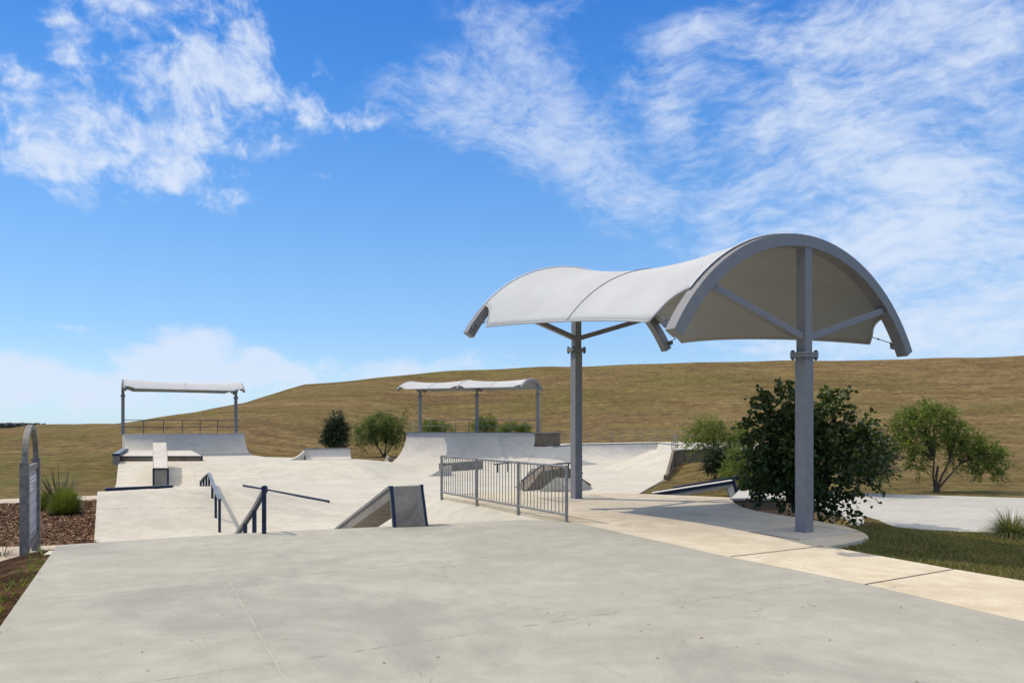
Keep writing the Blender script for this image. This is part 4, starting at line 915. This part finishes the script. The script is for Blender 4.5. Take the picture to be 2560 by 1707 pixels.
def plant(name, label, cat, base, blobs, leafmat, shape, size, ntwig, per, twig, trunks, seed, group=None, up=.35, droop=.2, core=.45, barkr=.05, spread=.6, limbs=26, outl=()):
    rng = np.random.default_rng(seed); b0 = Vector(base); t = thing(name, label, cat, b0, group)
    vol = np.array([b[1][0] * b[1][1] * b[1][2] * (b[2] if len(b) > 2 else 1) for b in blobs]) ** .8; vol /= vol.sum()
    idx = rng.choice(len(blobs), ntwig, p=vol); d = rng.normal(0, 1, (ntwig, 3)); d /= np.linalg.norm(d, axis=1)[:, None]
    rad = (core + (1 - core) * rng.uniform(0, 1, ntwig) ** .8)
    cen = np.array([b[0] for b in blobs], float)[idx] + np.array(b0); rr = np.array([b[1] for b in blobs], float)[idx]
    # lumps: shorten some directions so that gaps and tufts form
    lump = .78 + .30 * np.sin(d[:, 0] * 7 + seed) * np.sin(d[:, 2] * 8 + seed * 2 + d[:, 1] * 5)
    P0 = cen + d * rr * (rad * lump)[:, None]; out = d * np.array([1, 1, .6]); out[:, 2] += up; out += rng.normal(0, .35, out.shape); out /= np.linalg.norm(out, axis=1)[:, None]
    L = twig * rng.uniform(.5, 1.3, ntwig)
    if len(outl):
        O = np.array([o[0] for o in outl], float) + np.array(b0); D = np.array([o[1] for o in outl], float); P0 = np.concatenate([P0, O]); out = np.concatenate([out, D / np.linalg.norm(D, axis=1)[:, None]]); L = np.concatenate([L, np.linalg.norm(D, axis=1)])
    tt = np.linspace(0.05, 1, per)[None, :, None]; B = P0[:, None, :] + out[:, None, :] * L[:, None, None] * tt; B = B + np.array([0, 0, -1.]) * (droop * L[:, None, None] * tt ** 2) * .8
    B = B + rng.normal(0, size * .25, B.shape); Dm = np.repeat(out[:, None, :], per, 1)
    V, Fq = leaves(rng, B.reshape(-1, 3), Dm.reshape(-1, 3), size, shape, droop, spread)
    npmesh('crown', V, Fq, leafmat, t)
    # trunk and limbs
    m = MB(); tips = P0[rng.choice(ntwig, min(limbs, ntwig), replace=False)]
    forks = []
    for (fx, fy, fz, r0) in trunks:
        f = b0 + Vector((fx, fy, fz)); mid = b0.lerp(f, .5) + Vector((rng.normal(0, .04), rng.normal(0, .04), 0))
        m.tube([b0 + Vector((fx * .06, fy * .06, -.25)), b0 + Vector((fx * .15, fy * .15, fz * .15)), mid, f], [r0 * 1.35, r0 * 1.1, r0 * .85, r0 * .65], 8); forks.append((f, r0 * .6))
    for q in tips:
        q = Vector(q); f, r0 = min(forks, key=lambda k: (k[0] - q).length); md = f.lerp(q, .5) + Vector((rng.normal(0, .08), rng.normal(0, .08), .06 + (q - f).length * .06))
        m.tube([f, f.lerp(md, .5) + Vector((0, 0, .02)), md, q], [r0 * .8, r0 * .6, r0 * .42, r0 * .15], 5, False)
    m.build('trunk', M['bark'], t); return t
gz = lambda x, y: float(zg(np.array([[x, y]]))[0])
def at(px, Y): x = (px - 1280) * Y / F; return Vector((x, Y, gz(x, Y)))
# big redbud bush in the planter
b = at(2015, 15.6); k = 15.6 / F
def bl(px, py, rx, ry, ry2=None, dy=0., w=1.): c = P(px, py, 15.6); return ((c.x - b.x, dy, c.z - b.z), (rx * k, (ry2 or rx) * k, ry * k), w)
rb = [bl(2000, 1120, 85, 75, 90, 0, 1.2), bl(1940, 1020, 42, 55, 50, 0), bl(1915, 1070, 40, 45, 45, 0), bl(2000, 1050, 50, 60, 60, .1), bl(2090, 1030, 45, 55, 50, .2), bl(2135, 1075, 48, 45, 50, .1), bl(1915, 1140, 48, 55, 60, 0), bl(2140, 1125, 50, 40, 50, .1), bl(1980, 1205, 75, 55, 80, 0, 1.1), bl(2105, 1180, 54, 38, 50, -.1), bl(1915, 1205, 42, 42, 40, 0), bl(2040, 1245, 62, 42, 60, 0), bl(2060, 1110, 60, 60, 70, .2)]
def ol(px, py, qx, qy, dy=0.): a = P(px, py, 15.6); c = P(qx, qy, 15.6); return ((a.x - b.x, dy, a.z - b.z), (c.x - a.x, -.1, c.z - a.z))
ox = [ol(1955, 1000, 1945, 945), ol(1930, 1010, 1892, 985), ol(2100, 1010, 2130, 955), ol(2110, 1010, 2125, 962, .2), ol(2140, 1060, 2200, 1045), ol(2150, 1090, 2208, 1078), ol(2160, 1140, 2248, 1168), ol(2150, 1135, 2235, 1162, .15), ol(2150, 1180, 2200, 1190),
      ol(2110, 1215, 2190, 1235), ol(2100, 1230, 2155, 1270), ol(2080, 1240, 2160, 1278, .15), ol(2110, 1270, 2165, 1312), ol(2085, 1262, 2130, 1300, .1), ol(1890, 1060, 1862, 1045), ol(1900, 1180, 1872, 1230), ol(1905, 1240, 1885, 1265), ol(1930, 1000, 1900, 960, .1), ol(2080, 1000, 2085, 965, .1), ol(1900, 1100, 1870, 1085)]
plant('redbud_bush', 'large dark green bush with heart shaped leaves behind the near canopy post', 'bush', b, rb, M['redbud'], 'heart', .095, 980, 12, .42, [(-.3, 0, .8, .04), (.2, .1, .9, .045), (.45, -.1, .6, .03)], 11, up=.25, droop=.35, core=.22, limbs=40, outl=ox + [ol(1985, 1010, 1975, 958), ol(2060, 1005, 2062, 960), ol(2150, 1060, 2180, 1010), ol(2165, 1110, 2225, 1120), ol(2150, 1200, 2185, 1210), ol(1890, 1130, 1856, 1120), ol(1885, 1160, 1858, 1165), ol(1950, 990, 1968, 948), ol(1905, 1015, 1872, 1010), ol(2120, 1160, 2190, 1158)] + [(o[0], (o[1][0] * .9, .12, o[1][2] * 1.1)) for o in ox], spread=.75)
# desert willow beyond the walkway
def willow(label, px, Y, blobs, n, seed, mat='willow', forks=None, size=.11, group='desert willows around the park', name='desert_willow', shape='long', per=11, twig=.5, droop=.55, core=.4, base=None, limbs=30):
    b = at(px, Y); k = Y / F
    bb = [((P(x, y, Y).x - b.x, dy, P(x, y, Y).z - b.z), (rx * k, rx * k * .9, ry * k)) for x, y, rx, ry, dy in blobs]
    fk = [((P(x, y, Y).x - b.x), 0, P(x, y, Y).z - b.z, r) for x, y, r in forks]
    return plant(name, label, 'tree', b, bb, M[mat], shape, size, n, per, twig, fk, seed, group, up=.3, droop=droop, core=core, limbs=limbs)
willow('airy green willow on a forked trunk beyond the walkway at right', 2338, 23.9, [(2300, 1045, 42, 32, 0), (2350, 1035, 38, 30, 0), (2262, 1062, 32, 28, 0), (2395, 1070, 38, 28, .2), (2430, 1105, 36, 28, 0), (2475, 1130, 30, 30, 0), (2255, 1108, 34, 24, -.2), (2305, 1098, 36, 26, 0), (2360, 1100, 36, 28, 0), (2405, 1128, 36, 22, .2), (2455, 1165, 34, 22, 0), (2498, 1155, 18, 26, 0), (2232, 1088, 22, 22, 0), (2290, 1165, 22, 20, 0), (2300, 1140, 20, 16, 0), (2325, 1010, 20, 14, 0), (2375, 1160, 16, 12, 0), (2480, 1190, 20, 12, 0)],
       900, 5, 'willow', [(2345, 1165, .055), (2375, 1150, .04), (2400, 1160, .035), (2335, 1150, .04)], .14, core=.2, twig=.36, limbs=60, per=13)
willow('dense dark tree partly hidden at the right edge of the big bush', 2143, 22.6, [(2150, 1120, 60, 60, 0), (2190, 1150, 42, 42, 0), (2160, 1175, 50, 25, 0)], 700, 6, 'ever', [(2143, 1180, .05), (2150, 1160, .04)], .1, 'shrubs and saplings', 'small_tree', 'oval', droop=.3)
willow('light green willow left of the big bush', 1800, 38., [(1770, 1085, 40, 42, 0), (1740, 1105, 28, 30, 0), (1800, 1110, 45, 50, 0), (1840, 1120, 45, 50, 0), (1835, 1160, 45, 28, 0), (1775, 1060, 26, 22, 0), (1860, 1090, 30, 40, 0), (1726, 1080, 12, 22, 0)], 1100, 7, 'willow', [(1790, 1150, .06), (1815, 1150, .05)], .16, per=10, twig=.7)
willow('pale green shrub mass between the willow and the big bush', 1850, 29., [(1850, 1150, 38, 38, 0), (1840, 1190, 35, 30, 0), (1880, 1180, 35, 40, 0)], 500, 17, 'willow', [(1850, 1180, .04)], .12, 'shrubs and saplings', 'willow_shrub', per=10, twig=.5)
willow('small dark leafy sapling on the lawn before the retaining wall', 1789, 33., [(1788, 1140, 22, 28, 0), (1780, 1160, 24, 20, 0), (1800, 1155, 22, 26, 0), (1790, 1175, 22, 14, 0)], 420, 8, 'ever', [(1789, 1180, .035)], .11, 'shrubs and saplings', 'sapling', 'oval', per=9, twig=.25, droop=.2)
willow('rounded feathery willow behind the skate floor, left of the tall quarter pipe', 960, 60., [(950, 1056, 36, 22, 0), (918, 1076, 26, 22, 0), (985, 1075, 27, 28, 0), (950, 1088, 38, 20, 0), (899, 1116, 9, 20, 0), (1004, 1046, 9, 18, 0), (996, 1098, 15, 16, 0), (965, 1042, 16, 12, 0), (893, 1090, 14, 12, 0)], 1000, 9, 'willowd', [(945, 1118, .07), (965, 1112, .07), (980, 1115, .06)], .22, per=10, twig=.8, core=.3)
willow('dark conical evergreen tree behind the wedge ramp', 839, 45., [(842, 1045, 14, 18, 0), (838, 1065, 24, 20, 0), (838, 1085, 31, 22, 0), (838, 1105, 33, 20, 0), (852, 1075, 18, 16, 0), (825, 1092, 20, 16, 0)], 1100, 10, 'ever', [(839, 1100, .08)], .12, None, 'evergreen_tree', 'oval', per=11, twig=.32, droop=.1, core=.35)
for i, (px, Y, bb, lab) in enumerate([(1085, 68., [(1075, 1066, 26, 16, 0), (1100, 1068, 22, 14, 0), (1120, 1078, 14, 8, 0)], 'green willow crown behind the left post of the double canopy'),
        (1215, 68., [(1215, 1055, 20, 18, 0), (1195, 1066, 18, 15, 0), (1225, 1070, 18, 12, 0)], 'green willow crown behind the middle post of the double canopy'),
        (1272, 67., [(1276, 1068, 16, 12, 0), (1255, 1076, 14, 8, 0)], 'low yellow green shrub between the middle and right canopy posts'),
        (1309, 67., [(1309, 1072, 9, 9, 0)], 'smallest green shrub beside the right post of the double canopy')]):
    willow(lab, px, Y, bb, 420 if i < 2 else 200, 20 + i, 'willow', [(px, 1085, .06)], .2, 'shrubs behind the tall quarter pipe', 'willow_shrub', per=9, twig=.6, limbs=12)

def blades(name, label, cat, c, n, length, lean, width, mat, seed, base_r=.08, arc=.5, upright=.0, group=None, parent=None, seg=4, dome=0):
    rng = np.random.default_rng(seed); t = parent if parent is not None else thing(name, label, cat, c, group)
    a = rng.uniform(0, 2 * np.pi, n); le = length * rng.uniform(.6, 1.1, n); tilt = lean * np.sqrt(rng.uniform(0, 1, n)) + upright
    if dome: tilt = np.arccos(rng.uniform(.0, 1, n)); le = length * rng.uniform(.82, 1.06, n)
    r0 = base_r * np.sqrt(rng.uniform(0, 1, n)); D = np.stack([np.cos(a), np.sin(a), np.zeros(n)], 1); S = np.stack([-np.sin(a), np.cos(a), np.zeros(n)], 1)
    V = []
    for k in range(seg + 1):
        s = k / seg; th = tilt * (1 + arc * s * 1.6) if not dome else tilt / .8; q = np.array(c) + D * (r0 + le * s * (dome or 1) * np.sin(tilt * (1 + arc * s)))[:, None] + np.array([0, 0, 1.]) * (le * s * np.cos(np.minimum(th * .8, 1.9)))[:, None]
        w = width * (1 - s) ** .6 + .0015; V += [q - S * w / 2, q + S * w / 2]
    V = np.stack(V, 1).reshape(-1, 3); m = 2 * (seg + 1); base = np.arange(n)[:, None] * m
    Fq = np.concatenate([base + np.array([2 * k, 2 * k + 1, 2 * k + 3, 2 * k + 2]) for k in range(seg)], 0)
    npmesh('blades', V, Fq, mat, t); return t
q = at(163, 21.2); blades('grass_clump', 'round bright green grass clump on the mulch', 'plant', q, 3400, .92, 1.5, .021, M['tuft'], 1, .12, .04, dome=.52)
q = at(108, 22.2); blades('grass_clump', 'smaller grass clump half hidden behind the sign post', 'plant', q, 1300, .7, 1.45, .02, M['tuft'], 2, .10, .04, dome=.5)
q = at(150, 22.6); blades('yucca', 'grey green spiky yucca behind the round grass clump', 'plant', q, 44, 1.45, .62, .045, M['yucca'], 3, .12, .12, .06)
q = at(205, 22.8); blades('dry_stalks', 'thin dry stalks leaning right of the round grass clump', 'plant', q, 7, 1.1, 1.0, .014, M['yucca'], 14, .1, .2, .1)
q = at(8, 14.6); blades('grass_tuft', 'sparse dark grass tuft at the left edge by the sidewalk', 'plant', q, 40, .55, 1.2, .012, M['yucca'], 5, .08, .7)
q = P(2528, 1338, 14.35); q.z = gz(q.x, q.y); blades('fountain_grass', 'arching pale fountain grass at the right edge of the lawn', 'plant', q, 900, .62, .95, .008, M['straw'], 6, .16, .8)
blades('', '', '', (q.x, q.y, q.z), 500, .5, .9, .009, M['tuft'], 7, .14, .7, parent=bpy.data.objects['fountain_grass'])
# low weeds and lawn blades (uncountable)
def scatter(name, label, polyf, n, x0, x1, y0, y1, hgt, mat, seed, lean=.5, w=.006):
    rng = np.random.default_rng(seed); p = np.stack([rng.uniform(x0, x1, n), rng.uniform(y0, y1, n)], 1); p = p[polyf(p)]; n = len(p); z = zg(p)
    a = rng.uniform(0, 2 * np.pi, n); h = hgt * rng.uniform(.4, 1.2, n); L = rng.normal(0, lean, (n, 2)) * h[:, None]; S = np.stack([np.cos(a), np.sin(a)], 1) * w * (1 + p[:, 1:2] / 14)
    b3 = np.column_stack([p, z - .01]); tip = np.column_stack([p + L, z + h]); s3 = np.column_stack([S, np.zeros(n)])
    V = np.stack([b3 - s3, b3 + s3, tip], 1).reshape(-1, 3); o = npmesh(name, V, np.arange(3 * n).reshape(n, 3), mat); o['kind'] = 'stuff'; o['label'] = label; o['category'] = 'grass'; return o
clear = lambda p: ~(inpoly(p, DECK) | inpoly(p, PLAZA) | inpoly(p, WALK) | inpoly(p, FLOOR) | inpoly(p, PIT) | inpoly(p, MULCH) | inpoly(p, SW1) | inpoly(p, SW2))
scatter('lawn_grass', 'short green lawn blades between tan path and walkway', clear, 150000, 4.2, 13, 6.5, 16, .055, M['lawnblade'], 1)
scatter('dry_grass', 'dry straw blades mixed into the lawn', clear, 50000, 4.2, 13, 6.5, 16, .05, M['dryblade'], 2)
scatter('edge_weeds', 'green weeds along the foot of the deck and apron', lambda p: clear(p) & (dU(p) < .28), 16000, -9, 7, 5, 14, .10, M['tuft'], 3, .6)
def chipsc(n, seed):
    rng = np.random.default_rng(seed); p = np.stack([rng.uniform(-22, -7, n), rng.uniform(13, 26, n)], 1); p = p[inpoly(p, MULCH)]; n = len(p)
    b3 = np.column_stack([p, zg(p) + .035 + rng.uniform(0, .03, n)]); a = rng.normal(0, 1, (n, 3)); a[:, 2] *= .35; a /= np.linalg.norm(a, axis=1)[:, None]; r = rng.normal(0, 1, (n, 3)); w = np.cross(a, r); w /= np.linalg.norm(w, axis=1)[:, None]
    a *= (rng.uniform(.02, .07, n))[:, None]; w *= (rng.uniform(.006, .018, n))[:, None]
    V = np.stack([b3 - a - w, b3 + a - w, b3 + a + w, b3 - a + w], 1).reshape(-1, 3); o = npmesh('bark_chips', V, np.arange(4 * n).reshape(n, 4), M['chips']); o['kind'] = 'stuff'; o['label'] = 'loose brown bark chips covering the planting bed'; o['category'] = 'mulch'
chipsc(60000, 3)
def debris():
    rng = np.random.default_rng(9); n = 170; p = np.stack([rng.uniform(-5, 6, n), rng.uniform(4.6, 13, n)], 1); p = p[inpoly(p, DECK)]; n = len(p)
    a = rng.uniform(0, 2 * np.pi, n); L = rng.uniform(.006, .022, n); u = np.stack([np.cos(a) * L, np.sin(a) * L], 1); v = np.stack([-np.sin(a), np.cos(a)], 1) * (L * .4)[:, None]; z = np.full((n, 1), .004)
    V = np.stack([np.hstack([p - u, z]), np.hstack([p - v, z + .003]), np.hstack([p + u, z + .006]), np.hstack([p + v, z + .003])], 1).reshape(-1, 3)
    o = npmesh('leaf_litter', V, np.arange(4 * n).reshape(n, 4), M['dryblade']); o['kind'] = 'stuff'; o['label'] = 'tiny dry leaf bits scattered on the near concrete'; o['category'] = 'litter'
debris()
# rock at the foot of the far willow
rk = thing('rock', 'brown boulder at the foot of the feathery willow', 'rock', at(975, 53.2)); m = MB(); c = rk.location + Vector((0, 0, .12)); rr = random.Random(1); m.sphere(c, .2, 10, 6)
m.v = [tuple(c + Vector(((p[0] - c.x) * 1.6, (p[1] - c.y), (p[2] - c.z) * .8)) * (1 + .12 * math.sin(p[0] * 9 + p[2] * 13))) for p in m.v]; m.build('boulder', M['rock'], rk)

# ------------------------------------------------------------------ far town on the horizon at left
rr = random.Random(8)
hz = [(4, 9, 'pale house nearest the left picture edge on the horizon'), (22, 8, 'low dark roofed house on the far horizon'), (38, 10, 'wide pale house in the middle of the far town'), (55, 8, 'small grey house behind the arched sign'), (72, 9, 'far house with flat dark roof'), (92, 7, 'rightmost house of the far town')]
for px, w, lab in hz:
    Y = 1150.; x = (px - 1280) * Y / F; t = thing('house', lab, 'house', (x, Y, -6), 'houses of the far town')
    MB().box((x, Y, -.5), (w, 8, 9.)).build('wall', M['townwall'], t); hh = rr.uniform(1., 2.)
    MB().raw([(x - w * .6, Y - 5, 4), (x + w * .6, Y - 5, 4), (x + w * .6, Y + 5, 4), (x - w * .6, Y + 5, 4), (x - w * .4, Y, 4 + hh), (x + w * .4, Y, 4 + hh)], [(0, 1, 5, 4), (1, 2, 5), (2, 3, 4, 5), (3, 0, 4), (3, 2, 1, 0)]).build('roof', M['townroof'], t)
rng = np.random.default_rng(5); n = 5000; px = rng.uniform(-60, 120, n); Y = rng.uniform(1050, 1140, n); x = (px - 1280) * Y / F
hgt = -6 + rng.uniform(0, 1, n) * (7.2 + 1.6 * np.sin(px * .3) + 1.2 * np.sin(px * .9))
V, Fq = leaves(rng, np.stack([x, Y, hgt], 1), np.tile([0, 0, 1.], (n, 1)), 2.4, 'oval'); o = npmesh('distant_trees', V, Fq, M['fargreen']); o['kind'] = 'stuff'; o['label'] = 'dark treeline among the far houses'; o['category'] = 'trees'
